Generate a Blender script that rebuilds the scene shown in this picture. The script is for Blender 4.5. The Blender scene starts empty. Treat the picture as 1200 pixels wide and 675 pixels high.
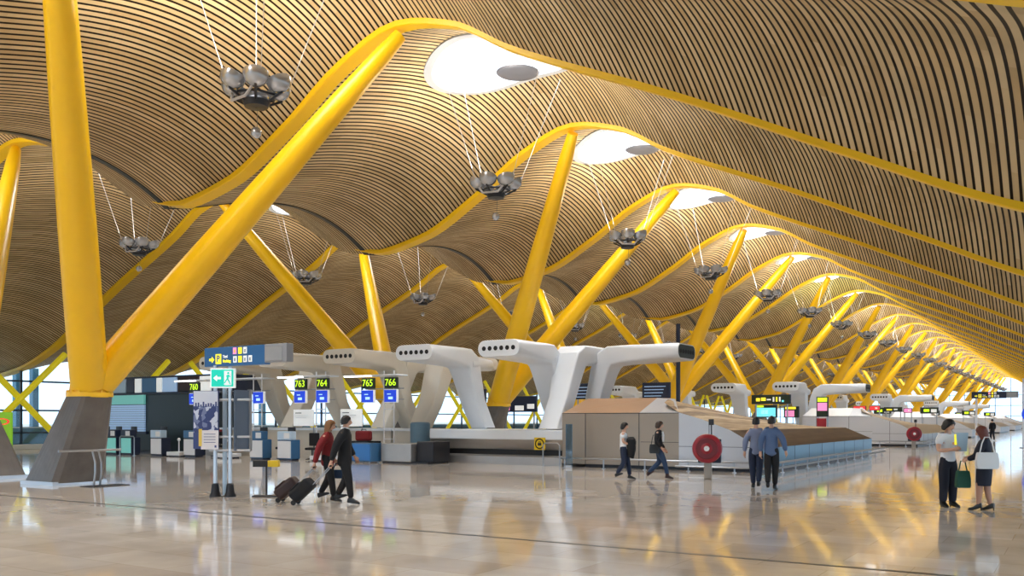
import bpy, bmesh, math, random
from mathutils import Vector, Matrix
random.seed(7)
PI = math.pi
scene = bpy.context.scene
COL = scene.collection

# ------------------------------------------------------------------ materials
def mat(name, col, rough=0.5, metal=0.0, emit=None, estr=1.0, spec=0.5, noise=0.0, nscale=8.0, bump=0.0):
    m = bpy.data.materials.new(name); m.use_nodes = True
    nt = m.node_tree; b = nt.nodes['Principled BSDF']
    b.inputs['Base Color'].default_value = (*col, 1)
    b.inputs['Roughness'].default_value = rough
    b.inputs['Metallic'].default_value = metal
    b.inputs['Specular IOR Level'].default_value = spec
    if emit:
        b.inputs['Emission Color'].default_value = (*emit, 1)
        b.inputs['Emission Strength'].default_value = estr
    if noise > 0 or bump > 0:
        tc = nt.nodes.new('ShaderNodeTexCoord')
        n = nt.nodes.new('ShaderNodeTexNoise'); n.inputs['Scale'].default_value = nscale
        n.inputs['Detail'].default_value = 5
        nt.links.new(tc.outputs['Object'], n.inputs['Vector'])
        if noise > 0:
            r = nt.nodes.new('ShaderNodeMixRGB'); r.blend_type = 'MIX'
            r.inputs[1].default_value = (*[c*(1-noise) for c in col], 1)
            r.inputs[2].default_value = (*[min(1, c*(1+noise)) for c in col], 1)
            nt.links.new(n.outputs['Fac'], r.inputs[0])
            nt.links.new(r.outputs[0], b.inputs['Base Color'])
        if bump > 0:
            bp = nt.nodes.new('ShaderNodeBump'); bp.inputs['Strength'].default_value = bump
            bp.inputs['Distance'].default_value = 0.02
            nt.links.new(n.outputs['Fac'], bp.inputs['Height'])
            nt.links.new(bp.outputs[0], b.inputs['Normal'])
    return m

M = {}
def mk(k, *a, **kw): M[k] = mat(k, *a, **kw)
mk('yellow_paint', (0.95, 0.55, 0.004), 0.32, noise=0.05, nscale=1.5)
mk('beam_paint', (0.93, 0.57, 0.004), 0.4, noise=0.05, nscale=1.5)
mk('sunlit_yellow', (0.80, 0.66, 0.01), 0.4, emit=(0.75, 0.66, 0.02), estr=0.25)  # lemon tint and glow stand in for sun on yellow struts
mk('dark_concrete', (0.13, 0.118, 0.11), 0.34, noise=0.35, nscale=3.0, bump=0.1)
mk('steel', (0.55, 0.56, 0.58), 0.28, metal=0.9)
mk('brushed_steel', (0.44, 0.42, 0.40), 0.38, metal=0.75, noise=0.12, nscale=2)
mk('bowl_metal', (0.50, 0.51, 0.54), 0.22, metal=0.7)
mk('dark_metal', (0.03, 0.03, 0.035), 0.4, metal=0.4)
mk('cable', (0.50, 0.48, 0.48), 0.5)
mk('white_shell', (0.74, 0.78, 0.83), 0.35, noise=0.05, nscale=1.2)
mk('cream_shell', (0.62, 0.58, 0.50), 0.4, noise=0.05, nscale=1.2)
mk('black_hole', (0.006, 0.006, 0.008), 0.6)
mk('nozzle_rim', (0.30, 0.32, 0.36), 0.4, metal=0.3)
mk('beige_panel', (0.31, 0.255, 0.20), 0.32, metal=0.35, noise=0.06, nscale=0.8)
mk('grey_panel', (0.50, 0.51, 0.54), 0.3, metal=0.3, noise=0.06, nscale=0.8)
mk('blue_panel', (0.045, 0.17, 0.26), 0.35, metal=0.2, noise=0.08, nscale=1)
mk('copper_panel', (0.42, 0.25, 0.14), 0.35, metal=0.3, noise=0.05, nscale=1)
mk('white_panel', (0.78, 0.80, 0.83), 0.35)
mk('blue_desk', (0.05, 0.16, 0.33), 0.4)
mk('pale_blue', (0.50, 0.66, 0.82), 0.4)
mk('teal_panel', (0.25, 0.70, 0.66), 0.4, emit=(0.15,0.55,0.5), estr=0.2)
mk('dark_teal', (0.004, 0.014, 0.018), 0.35)
mk('shutter_blue', (0.42, 0.60, 0.85), 0.4, emit=(0.25,0.40,0.65), estr=0.3)  # weak glow added to brighten the poorly lit shutter
mk('navy', (0.012, 0.02, 0.05), 0.4)
mk('sign_blue', (0.016, 0.085, 0.21), 0.4, emit=(0.016, 0.085, 0.22), estr=0.35)
mk('sign_grey', (0.30, 0.31, 0.33), 0.45)
mk('screen_blue', (0.01, 0.05, 0.6), 0.3, emit=(0.01, 0.06, 0.75), estr=0.5)
mk('screen_pale', (0.4, 0.6, 1.0), 0.3, emit=(0.35, 0.62, 1.0), estr=0.9)
mk('led_black', (0.015, 0.03, 0.012), 0.4)
mk('led_green', (0.55, 0.9, 0.02), 0.4, emit=(0.62, 1.0, 0.02), estr=0.9)
mk('led_yellow', (0.95, 0.8, 0.05), 0.4, emit=(1.0, 0.8, 0.04), estr=0.7)
mk('led_red', (0.9, 0.05, 0.05), 0.4, emit=(1.0, 0.06, 0.08), estr=0.5)
mk('led_pink', (0.95, 0.3, 0.6), 0.4, emit=(1.0, 0.3, 0.62), estr=0.5)
mk('led_cyan', (0.2, 0.85, 0.95), 0.4, emit=(0.2, 0.85, 1.0), estr=0.6)
mk('exit_green', (0.0, 0.5, 0.36), 0.4, emit=(0.0, 0.55, 0.42), estr=0.55)
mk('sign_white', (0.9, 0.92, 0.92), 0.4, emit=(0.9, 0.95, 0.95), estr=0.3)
mk('sign_yellow', (0.9, 0.8, 0.03), 0.4, emit=(0.9, 0.78, 0.03), estr=0.7)
mk('sign_orange', (0.9, 0.45, 0.03), 0.4, emit=(0.9, 0.45, 0.03), estr=0.6)
mk('lamp_white', (0.9, 0.9, 0.9), 0.4, emit=(1.0, 1.0, 1.0), estr=3.0)
mk('red_paint', (0.30, 0.010, 0.022), 0.35)
mk('dark_red', (0.16, 0.006, 0.012), 0.4)
mk('yellow_plate', (0.72, 0.50, 0.01), 0.45)
mk('ad_green', (0.22, 0.46, 0.015), 0.4, emit=(0.2, 0.5, 0.01), estr=0.35)
mk('rail_metal', (0.36, 0.38, 0.41), 0.3, metal=0.8)
mk('black_rubber', (0.010, 0.010, 0.011), 0.6)
mk('belt_black', (0.005, 0.005, 0.006), 0.5)
mk('skin', (0.62, 0.36, 0.25), 0.55)
mk('leg_skin', (0.45, 0.24, 0.16), 0.5)
mk('lip', (0.40, 0.10, 0.09), 0.5)
mk('eye_dark', (0.02, 0.015, 0.012), 0.3)
mk('hair_black', (0.008, 0.006, 0.006), 0.45, bump=0.5, nscale=40)
mk('hair_brown', (0.035, 0.018, 0.010), 0.45, bump=0.5, nscale=40)
mk('hair_blonde', (0.23, 0.10, 0.03), 0.45, bump=0.5, nscale=40)
mk('hair_red', (0.13, 0.025, 0.012), 0.45, bump=0.5, nscale=40)
mk('cloth_red', (0.22, 0.012, 0.016), 0.8, bump=0.4, nscale=14)
mk('cloth_black', (0.008, 0.008, 0.010), 0.8, bump=0.4, nscale=14)
mk('cloth_navy', (0.008, 0.010, 0.022), 0.8, bump=0.4, nscale=14)
mk('denim_dark', (0.012, 0.022, 0.055), 0.8, bump=0.4, nscale=14)
mk('denim', (0.025, 0.055, 0.12), 0.8, bump=0.4, nscale=14)
mk('shirt_blue', (0.085, 0.14, 0.27), 0.8, bump=0.4, nscale=14)
mk('shirt_pale', (0.19, 0.23, 0.36), 0.8, bump=0.4, nscale=14)
mk('cloth_white', (0.75, 0.78, 0.82), 0.8, bump=0.3, nscale=14)
mk('cloth_pale', (0.45, 0.62, 0.75), 0.8, bump=0.3, nscale=14)
mk('cloth_green', (0.008, 0.07, 0.04), 0.7, bump=0.3, nscale=14)
mk('leather_brown', (0.07, 0.025, 0.012), 0.5)
mk('leather_black', (0.008, 0.008, 0.008), 0.35)
mk('bag_white', (0.68, 0.68, 0.68), 0.5)
mk('paper', (0.75, 0.72, 0.74), 0.6)
mk('notice_yellow', (0.75, 0.55, 0.10), 0.6)
mk('poster_navy', (0.035, 0.06, 0.20), 0.5)
mk('poster_pale', (0.62, 0.66, 0.76), 0.5)

def glass_mat(name, tint, mixf, rough=0.05):
    m = bpy.data.materials.new(name); m.use_nodes = True
    nt = m.node_tree; nt.nodes.clear()
    o = nt.nodes.new('ShaderNodeOutputMaterial'); mx = nt.nodes.new('ShaderNodeMixShader')
    t = nt.nodes.new('ShaderNodeBsdfTransparent'); t.inputs[0].default_value = (*tint, 1)
    g = nt.nodes.new('ShaderNodeBsdfGlossy'); g.inputs['Roughness'].default_value = rough
    g.inputs[0].default_value = (0.9, 0.95, 1, 1)
    mx.inputs[0].default_value = mixf
    nt.links.new(t.outputs[0], mx.inputs[1]); nt.links.new(g.outputs[0], mx.inputs[2])
    nt.links.new(mx.outputs[0], o.inputs[0]); M[name] = m
glass_mat('window_glass', (0.86, 0.95, 1.0), 0.06)
glass_mat('skylight_glass', (1, 1, 1), 0.03)
glass_mat('blue_glass', (0.45, 0.68, 0.85), 0.3)

def N(nt, t, **kw):
    n = nt.nodes.new(t)
    for k, v in kw.items(): setattr(n, k, v)
    return n
def math_node(nt, op, a, b=None, c=None):
    n = N(nt, 'ShaderNodeMath', operation=op)
    for i, x in enumerate((a, b, c)):
        if x is None: continue
        if isinstance(x, (int, float)): n.inputs[i].default_value = x
        else: nt.links.new(x, n.inputs[i])
    return n.outputs[0]

def slat_material():
    m = bpy.data.materials.new('bamboo_slats'); m.use_nodes = True
    nt = m.node_tree; b = nt.nodes['Principled BSDF']; L = nt.links
    uv = N(nt, 'ShaderNodeUVMap'); uv.uv_map = 'UVMap'
    sp = N(nt, 'ShaderNodeSeparateXYZ'); L.new(uv.outputs[0], sp.inputs[0])
    oi = N(nt, 'ShaderNodeObjectInfo')
    u = math_node(nt, 'DIVIDE', sp.outputs[0], SLAT)
    fr = math_node(nt, 'FRACT', u); idx = math_node(nt, 'FLOOR', u)
    d = math_node(nt, 'ABSOLUTE', math_node(nt, 'SUBTRACT', fr, 0.5))       # 0 centre, .5 edge
    gap = N(nt, 'ShaderNodeMapRange'); gap.interpolation_type = 'SMOOTHSTEP'
    gap.inputs[1].default_value = 0.30; gap.inputs[2].default_value = 0.36
    L.new(d, gap.inputs[0])
    # slats are laid in lengths with staggered butt joints
    ln = math_node(nt, 'FLOOR', math_node(nt, 'ADD', math_node(nt, 'DIVIDE', sp.outputs[1], 2.43),
                                          math_node(nt, 'MULTIPLY', math_node(nt, 'FRACT', math_node(nt, 'MULTIPLY', idx, 0.37)), 1.0)))
    cv = N(nt, 'ShaderNodeCombineXYZ'); L.new(idx, cv.inputs[0]); L.new(ln, cv.inputs[1]); L.new(oi.outputs['Random'], cv.inputs[2])
    wn = N(nt, 'ShaderNodeTexWhiteNoise', noise_dimensions='3D'); L.new(cv.outputs[0], wn.inputs['Vector'])
    ramp = N(nt, 'ShaderNodeValToRGB'); L.new(wn.outputs['Value'], ramp.inputs[0])
    e = ramp.color_ramp.elements
    e[0].position = 0; e[0].color = (0.53, 0.375, 0.195, 1)
    e[1].position = 1; e[1].color = (0.69, 0.53, 0.315, 1)
    x = ramp.color_ramp.elements.new(0.5); x.color = (0.62, 0.455, 0.25, 1)
    # soft stain clouds over whole panels
    ns = N(nt, 'ShaderNodeTexNoise'); ns.inputs['Scale'].default_value = 0.35; ns.inputs['Detail'].default_value = 3
    L.new(uv.outputs[0], ns.inputs['Vector'])
    st = N(nt, 'ShaderNodeMapRange'); st.inputs[1].default_value = 0.3; st.inputs[2].default_value = 0.7
    st.inputs[3].default_value = 0.82; st.inputs[4].default_value = 1.12
    L.new(ns.outputs['Fac'], st.inputs[0])
    ml = N(nt, 'ShaderNodeMixRGB', blend_type='MULTIPLY'); ml.inputs[0].default_value = 1
    L.new(ramp.outputs[0], ml.inputs[1]); L.new(st.outputs[0], ml.inputs[2])
    mx = N(nt, 'ShaderNodeMixRGB'); L.new(gap.outputs[0], mx.inputs[0]); L.new(ml.outputs[0], mx.inputs[1])
    mx.inputs[2].default_value = (0.016, 0.009, 0.005, 1)
    L.new(mx.outputs[0], b.inputs['Base Color'])
    b.inputs['Roughness'].default_value = 0.55
    b.inputs['Specular IOR Level'].default_value = 0.12
    bp = N(nt, 'ShaderNodeBump'); bp.inputs['Strength'].default_value = 0.5; bp.inputs['Distance'].default_value = 0.03; bp.invert = True
    L.new(gap.outputs[0], bp.inputs['Height']); L.new(bp.outputs[0], b.inputs['Normal'])
    return m
SLAT = 0.165
M['slats'] = slat_material()

def floor_material():
    m = bpy.data.materials.new('polished_stone_floor'); m.use_nodes = True
    nt = m.node_tree; b = nt.nodes['Principled BSDF']; L = nt.links
    tc = N(nt, 'ShaderNodeTexCoord')
    br = N(nt, 'ShaderNodeTexBrick'); br.offset = 0.5; br.squash = 1
    br.inputs['Scale'].default_value = 1.0; br.inputs['Brick Width'].default_value = 1.6; br.inputs['Row Height'].default_value = 0.8
    br.inputs['Mortar Size'].default_value = 0.006; br.inputs['Mortar Smooth'].default_value = 0.3
    br.inputs['Color1'].default_value = (0.60, 0.525, 0.455, 1)
    br.inputs['Color2'].default_value = (0.72, 0.655, 0.595, 1)
    br.inputs['Mortar'].default_value = (0.50, 0.42, 0.34, 1)
    L.new(tc.outputs['Object'], br.inputs['Vector'])
    n = N(nt, 'ShaderNodeTexNoise'); n.inputs['Scale'].default_value = 1.3; n.inputs['Detail'].default_value = 7
    L.new(tc.outputs['Object'], n.inputs['Vector'])
    mr = N(nt, 'ShaderNodeMapRange'); mr.inputs[1].default_value = 0.3; mr.inputs[2].default_value = 0.7
    mr.inputs[3].default_value = 0.88; mr.inputs[4].default_value = 1.1; L.new(n.outputs['Fac'], mr.inputs[0])
    ml = N(nt, 'ShaderNodeMixRGB', blend_type='MULTIPLY'); ml.inputs[0].default_value = 1
    L.new(br.outputs['Color'], ml.inputs[1]); L.new(mr.outputs[0], ml.inputs[2])
    L.new(ml.outputs[0], b.inputs['Base Color'])
    r = N(nt, 'ShaderNodeMapRange'); r.inputs[1].default_value = 0.3; r.inputs[2].default_value = 0.7
    r.inputs[3].default_value = 0.045; r.inputs[4].default_value = 0.085; L.new(n.outputs['Fac'], r.inputs[0])
    L.new(r.outputs[0], b.inputs['Roughness'])
    b.inputs['IOR'].default_value = 1.6
    b.inputs['Specular IOR Level'].default_value = 0.7
    return m
M['floor'] = floor_material()

def plank_material(name, c1, c2, c3, pitch, axis=0):
    m = bpy.data.materials.new(name); m.use_nodes = True
    nt = m.node_tree; b = nt.nodes['Principled BSDF']; L = nt.links
    tc = N(nt, 'ShaderNodeTexCoord'); sp = N(nt, 'ShaderNodeSeparateXYZ'); L.new(tc.outputs['Object'], sp.inputs[0])
    mp = N(nt, 'ShaderNodeMapping'); L.new(tc.outputs['Object'], mp.inputs[0])
    mp.inputs['Scale'].default_value = (3.0, 0.25, 3.0) if axis == 0 else (0.25, 3.0, 3.0)
    n = N(nt, 'ShaderNodeTexNoise'); n.inputs['Scale'].default_value = 2.0; n.inputs['Detail'].default_value = 6
    L.new(mp.outputs[0], n.inputs['Vector'])
    u = math_node(nt, 'DIVIDE', sp.outputs[axis], pitch)
    wn = N(nt, 'ShaderNodeTexWhiteNoise', noise_dimensions='1D'); L.new(math_node(nt, 'FLOOR', u), wn.inputs['W'])
    f = math_node(nt, 'ADD', math_node(nt, 'MULTIPLY', n.outputs['Fac'], 0.75), math_node(nt, 'MULTIPLY', wn.outputs['Value'], 0.3))
    rp = N(nt, 'ShaderNodeValToRGB'); L.new(f, rp.inputs[0])
    e = rp.color_ramp.elements; e[0].position = 0.3; e[0].color = (*c1, 1); e[1].position = 0.8; e[1].color = (*c3, 1)
    x = e.new(0.55); x.color = (*c2, 1)
    L.new(rp.outputs[0], b.inputs['Base Color']); b.inputs['Roughness'].default_value = 0.55; b.inputs['Specular IOR Level'].default_value = 0.25
    M[name] = m
plank_material('ramp_wood', (0.15, 0.085, 0.035), (0.40, 0.27, 0.14), (0.60, 0.47, 0.30), 0.22)
plank_material('shaded_fascia_wood', (0.045, 0.022, 0.009), (0.075, 0.038, 0.015), (0.11, 0.06, 0.025), 0.22)  # darker copy of the ramp wood, shade of the steep face painted in

# ------------------------------------------------------------------ mesh helpers
class MB:
    def __init__(s): s.v = []; s.f = []; s.sm = []
    def add(s, vs, fs, smooth=False):
        o = len(s.v); s.v += [tuple(p) for p in vs]
        for f in fs: s.f.append([i+o for i in f]); s.sm.append(smooth)
        return s
    def box(s, x0, y0, z0, x1, y1, z1):
        vs = [(x0,y0,z0),(x1,y0,z0),(x1,y1,z0),(x0,y1,z0),(x0,y0,z1),(x1,y0,z1),(x1,y1,z1),(x0,y1,z1)]
        return s.add(vs, [(0,3,2,1),(4,5,6,7),(0,1,5,4),(1,2,6,5),(2,3,7,6),(3,0,4,7)])
    def bevbox(s, x0, y0, z0, x1, y1, z1, r=0.03):
        bm = bmesh.new(); bmesh.ops.create_cube(bm, size=1)
        bmesh.ops.scale(bm, vec=(x1-x0, y1-y0, z1-z0), verts=bm.verts)
        bmesh.ops.translate(bm, vec=((x0+x1)/2, (y0+y1)/2, (z0+z1)/2), verts=bm.verts)
        r = min(r, 0.45*min(x1-x0, y1-y0, z1-z0))
        bmesh.ops.bevel(bm, geom=bm.edges[:]+bm.verts[:], offset=r, segments=2, affect='EDGES', profile=0.5)
        bm.verts.index_update(); s.add([v.co for v in bm.verts], [[v.index for v in f.verts] for f in bm.faces]); bm.free(); return s
    def tube(s, pts, radii, n=12, caps=True, smooth=True):
        pts = [Vector(p) for p in pts]
        if isinstance(radii, (int, float)): radii = [radii]*len(pts)
        rings = []; up = Vector((0,0,1)); prev = None
        for i, p in enumerate(pts):
            a = pts[max(i-1,0)]; b = pts[min(i+1,len(pts)-1)]; t = (b-a).normalized()
            if prev is None:
                ref = up if abs(t.z) < 0.95 else Vector((1,0,0)); x = t.cross(ref).normalized()
            else: x = (prev - t*prev.dot(t)).normalized()
            prev = x; y = t.cross(x)
            rings.append([p + (x*math.cos(2*PI*k/n) + y*math.sin(2*PI*k/n))*radii[i] for k in range(n)])
        return s.rings(rings, caps, smooth)
    def rings(s, rings, caps=True, smooth=True, closed=False):
        n = len(rings[0]); vs = [p for r in rings for p in r]; fs = []
        m = len(rings)
        for i in range(m if closed else m-1):
            j = (i+1) % m
            for k in range(n):
                fs.append((i*n+k, i*n+(k+1)%n, j*n+(k+1)%n, j*n+k))
        s.add(vs, fs, smooth)
        if caps and not closed:
            s.add(rings[0], [tuple(range(n))[::-1]]); s.add(rings[-1], [tuple(range(n))])
        return s
    def lathe(s, prof, c=(0,0,0), n=20, axis='z', smooth=True, caps=False):
        rings = []
        for r, h in prof:
            ring = []
            for k in range(n):
                a = 2*PI*k/n; p = (r*math.cos(a), r*math.sin(a), h)
                if axis == 'y': p = (p[0], p[2], p[1])
                if axis == 'x': p = (p[2], p[0], p[1])
                ring.append((c[0]+p[0], c[1]+p[1], c[2]+p[2]))
            rings.append(ring)
        return s.rings(rings, caps, smooth)
    def disc(s, c, r, n=20, axis='y', th=0.01):
        return s.lathe([(r,-th/2),(r,th/2)], c, n, axis, False, True)
    def prism(s, poly, a0, a1, plane='xz'):
        def P(p, a):
            return {'xz': (p[0], a, p[1]), 'yz': (a, p[0], p[1]), 'xy': (p[0], p[1], a)}[plane]
        n = len(poly); vs = [P(p,a0) for p in poly]+[P(p,a1) for p in poly]
        fs = [tuple(range(n)), tuple(range(n,2*n))[::-1]] + [(i, i+n, (i+1)%n+n, (i+1)%n) for i in range(n)]
        return s.add(vs, fs)
    def ball(s, c, r, n=12, m=8, sq=(1,1,1)):
        rings = []
        for i in range(m+1):
            t = PI*i/m; rr = max(math.sin(t), 0.001)
            rings.append([(c[0]+r*sq[0]*rr*math.cos(2*PI*k/n), c[1]+r*sq[1]*rr*math.sin(2*PI*k/n), c[2]-r*sq[2]*math.cos(t)) for k in range(n)])
        return s.rings(rings, False, True)
    def mesh(s, name, m):
        me = bpy.data.meshes.new(name); me.from_pydata(s.v, [], s.f)
        me.polygons.foreach_set('use_smooth', s.sm)
        bm = bmesh.new(); bm.from_mesh(me); bmesh.ops.recalc_face_normals(bm, faces=bm.faces); bm.to_mesh(me); bm.free()
        me.materials.append(M[m] if isinstance(m, str) else m)
        if any(s.sm): me.set_sharp_from_angle(angle=0.62)
        me.update(); return me
    def build(s, name, m, parent=None): return link(name, s.mesh(name, m), parent)

def link(name, data, parent=None):
    o = bpy.data.objects.new(name, data); COL.objects.link(o)
    if parent: o.parent = parent
    return o
def tag(o, label, cat, group=None):
    o['label'] = label; o['category'] = cat
    if group: o['group'] = group
    return o
def struct(o): o['kind'] = 'structure'; return o
def thing(name, label, cat, loc=(0,0,0), rz=0.0, group=None):
    o = bpy.data.objects.new(name, None); COL.objects.link(o)
    o.empty_display_size = 0.3; o.location = loc; o.rotation_euler = (0,0,rz)
    return tag(o, label, cat, group)
def copy_tree(o, parent=None):
    c = o.copy(); COL.objects.link(c)
    if parent: c.parent = parent
    for ch in list(o.children): copy_tree(ch, c)
    return c
def dup(o, label, loc=None, rz=None, group=None):
    c = copy_tree(o); c['label'] = label
    if group: c['group'] = group
    if loc is not None: c.location = loc
    if rz is not None: c.rotation_euler = (0,0,rz)
    return c
ORD = ['nearest','second','third','fourth','fifth','sixth','seventh','eighth','ninth','tenth','eleventh','twelfth','thirteenth','fourteenth','fifteenth','sixteenth','seventeenth','eighteenth','nineteenth','twentieth','twenty-first','twenty-second','twenty-third','twenty-fourth','twenty-fifth','twenty-sixth','twenty-seventh','twenty-eighth']
def text_mesh(name, s, size, m, parent, loc, rot, align='CENTER', bold=0.0, ext=0.004):
    c = bpy.data.curves.new(name, 'FONT'); c.body = s; c.size = size; c.align_x = align; c.align_y = 'CENTER'
    c.extrude = ext; c.offset = bold
    t = bpy.data.objects.new(name, c); COL.objects.link(t)
    me = bpy.data.meshes.new_from_object(t.evaluated_get(bpy.context.evaluated_depsgraph_get()))
    bpy.data.objects.remove(t); bpy.data.curves.remove(c)
    me.materials.clear(); me.materials.append(M[m]); me.name = name
    o = link(name, me, parent); o.location = loc; o.rotation_euler = rot
    return o

# ------------------------------------------------------------------ camera
cd = bpy.data.cameras.new('camera'); cam = bpy.data.objects.new('camera', cd); COL.objects.link(cam)
cam.location = (0, 0, 1.7); cam.rotation_euler = (PI/2, 0, math.radians(32.47))
cd.sensor_width = 36; cd.lens = 31.35; cd.shift_y = 0.12875; cd.clip_end = 2000
scene.camera = cam

# ------------------------------------------------------------------ roof profile
XM = -24.8; S0 = 9.72; YB0 = 8.91
PT = [(0,8.54),(2.6,8.95),(5.2,10.2),(7.4,11.55),(9.4,12.2),(11.2,11.8),(12.94,10.8),(17.4,8.72),(21,6.9),(24,5.45),(27,4.55),(30,4.2),(34,4.3)]
PTL = [(0,8.54),(1.4,8.72),(3.2,9.6),(6.2,11.4),(9.4,12.2)]+PT[5:]
def _slopes(PT):
    n = len(PT); d = []
    for i in range(n):
        if i == 0 or i == n-1: d.append(0); continue
        a = (PT[i][1]-PT[i-1][1])/(PT[i][0]-PT[i-1][0]); b = (PT[i+1][1]-PT[i][1])/(PT[i+1][0]-PT[i][0])
        d.append(0 if a*b <= 0 else 2*a*b/(a+b))
    return d
SLR, SLL = _slopes(PT), _slopes(PTL)
def SX(x):
    t = abs(x-XM); P, SL = (PT, SLR) if x > XM else (PTL, SLL)
    for i in range(len(P)-1):
        if t <= P[i+1][0]:
            x0,y0 = P[i]; x1,y1 = P[i+1]; h = x1-x0; u = (t-x0)/h
            return (2*u**3-3*u*u+1)*y0+(u**3-2*u*u+u)*h*SL[i]+(-2*u**3+3*u*u)*y1+(u**3-u*u)*h*SL[i+1]
    return P[-1][1]
RX0, RX1 = -56.0, 3.4
ARCH = 1.18
def roof_z(x, t):
    q = min(max(t,0),1)**1.3
    return SX(x) + 0.09 + ARCH*4*q*(1-q)
CREST = (-15.45, -33.2)
LAMPX = (-15.55, -33.75)
SKR = 2.28; SKY = S0/2+0.05

def roof_bay():
    NX, NY = 170, 32
    xs = [RX0+(RX1-RX0)*i/NX for i in range(NX+1)]
    arc = [0.0]
    for i in range(NX): arc.append(arc[-1]+math.hypot(xs[i+1]-xs[i], SX(xs[i+1])-SX(xs[i])))
    def arcl(x):
        f = (x-RX0)/(RX1-RX0)*NX; i = min(int(f), NX-1); return arc[i]+(arc[i+1]-arc[i])*(f-i)
    bm = bmesh.new(); g = []
    for i in range(NX+1):
        r = []
        for j in range(NY+1):
            x = xs[i]; y = S0*j/NY
            for cx in CREST:
                dx, dy = x-cx, y-SKY; rr = math.hypot(dx, dy)
                if abs(rr-SKR) < 0.24 and rr > 0: x = cx+dx/rr*SKR; y = SKY+dy/rr*SKR
            r.append(bm.verts.new((x, y, roof_z(x, y/S0))))
        g.append(r)
    uvl = bm.loops.layers.uv.new('UVMap')
    for i in range(NX):
        for j in range(NY):
            q = [g[i][j], g[i][j+1], g[i+1][j+1], g[i+1][j]]
            cx = sum(v.co.x for v in q)/4; cy = sum(v.co.y for v in q)/4
            if any(math.hypot(cx-c, cy-SKY) < SKR-0.02 for c in CREST): continue
            f = bm.faces.new(q); f.smooth = True
            for l in f.loops: l[uvl].uv = (arcl(l.vert.co.x), l.vert.co.y)
    me = bpy.data.meshes.new('ceiling'); bm.to_mesh(me); bm.free(); me.materials.append(M['slats']); return me
KB0, KB1 = -3, 25
bay = roof_bay()
for k in range(KB0, KB1):
    o = struct(link('ceiling', bay)); o.location = (0, YB0+S0*k, 0)

# dark strip painting in the shaded edge along the valley between the two roof waves
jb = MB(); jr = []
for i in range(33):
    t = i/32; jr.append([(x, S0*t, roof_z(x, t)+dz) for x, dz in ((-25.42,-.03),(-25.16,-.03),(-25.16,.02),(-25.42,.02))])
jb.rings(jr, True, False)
jme = jb.mesh('shade_strip', 'dark_metal')
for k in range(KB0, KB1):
    o = struct(link('shade_strip', jme)); o.location = (0, YB0+S0*k, 0)

def beam_mesh():
    mb = MB(); rings = []
    n = 120
    for i in range(n+1):
        x = RX0+(RX1-RX0)*i/n; dz = (SX(x+.05)-SX(x-.05))/.1; nl = math.hypot(1, dz); nx, nz = -dz/nl, 1/nl
        def q(y, h): return (x+nx*h, y, SX(x)+nz*h+lift)
        w = 0.25 if x < -16 else max(0.11, 0.25-(x+16)*.05)
        lift = 0.40*max(0,min(1,(-24.3-x)/2.6))*max(0,min(1,(x+32.5)/1.5))
        rings.append([q(-w,0.02), q(-w+.03,0), q(w-.03,0), q(w,0.02), q(w,0.16), q(-w,0.16)])
    mb.rings(rings, True, False); return mb.mesh('roof_beam', 'beam_paint')
bme = beam_mesh()
vis = [k for k in range(KB0, KB1+1)]
for k in range(KB0, KB1+1):
    o = link('roof_beam', bme); o.location = (0, YB0+S0*k, 0)
    if k < 0: lab = 'yellow wavy roof beam behind the camera, %s one back' % ['first','second','third'][-k-1]
    elif k == 0: lab = 'yellow roof beam cutting the top right corner, nearest to the camera'
    elif k == 1: lab = 'large yellow wavy roof beam resting on the right arm of the nearest column'
    else: lab = 'yellow wavy roof beam across the slatted ceiling, %s from the camera' % ORD[k]
    tag(o, lab, 'beam', 'yellow roof beams')

# ------------------------------------------------------------------ skylights
def skylight():
    fr = MB(); n = 48; rings = []
    for k in range(n):
        a = 2*PI*k/n; ring = []
        for r, h in ((SKR-0.16,-0.08),(SKR+0.10,-0.08),(SKR+0.10,0.45),(SKR-0.16,0.45)):
            x, y = r*math.cos(a), r*math.sin(a)
            ring.append((x, y, roof_z(CREST[0]+SKR*math.cos(a), SKY/S0+SKR*math.sin(a)/S0)+h))
        rings.append(ring)
    fr.rings(rings, False, False, True)
    gl = MB(); gl.lathe([(SKR+0.05, 14.1),(SKR+0.05,14.12)], n=48, caps=True, smooth=False)
    cu = MB(); rr = []
    return fr.mesh('frame', 'sign_grey'), gl.mesh('pane', 'skylight_glass')
sk_f, sk_g = skylight()
mk('skylight_frame', (0.42, 0.45, 0.50), 0.4)
sk_f.materials[0] = M['skylight_frame']
bars = MB()
for a in (0.5, 0.5+PI/2):
    c, s = math.cos(a), math.sin(a)
    bars.tube([(-c*SKR,-s*SKR,13.95),(c*SKR,s*SKR,13.95)], 0.03, 6)
bars_me = bars.mesh('glazing_bars', 'skylight_frame')
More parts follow.
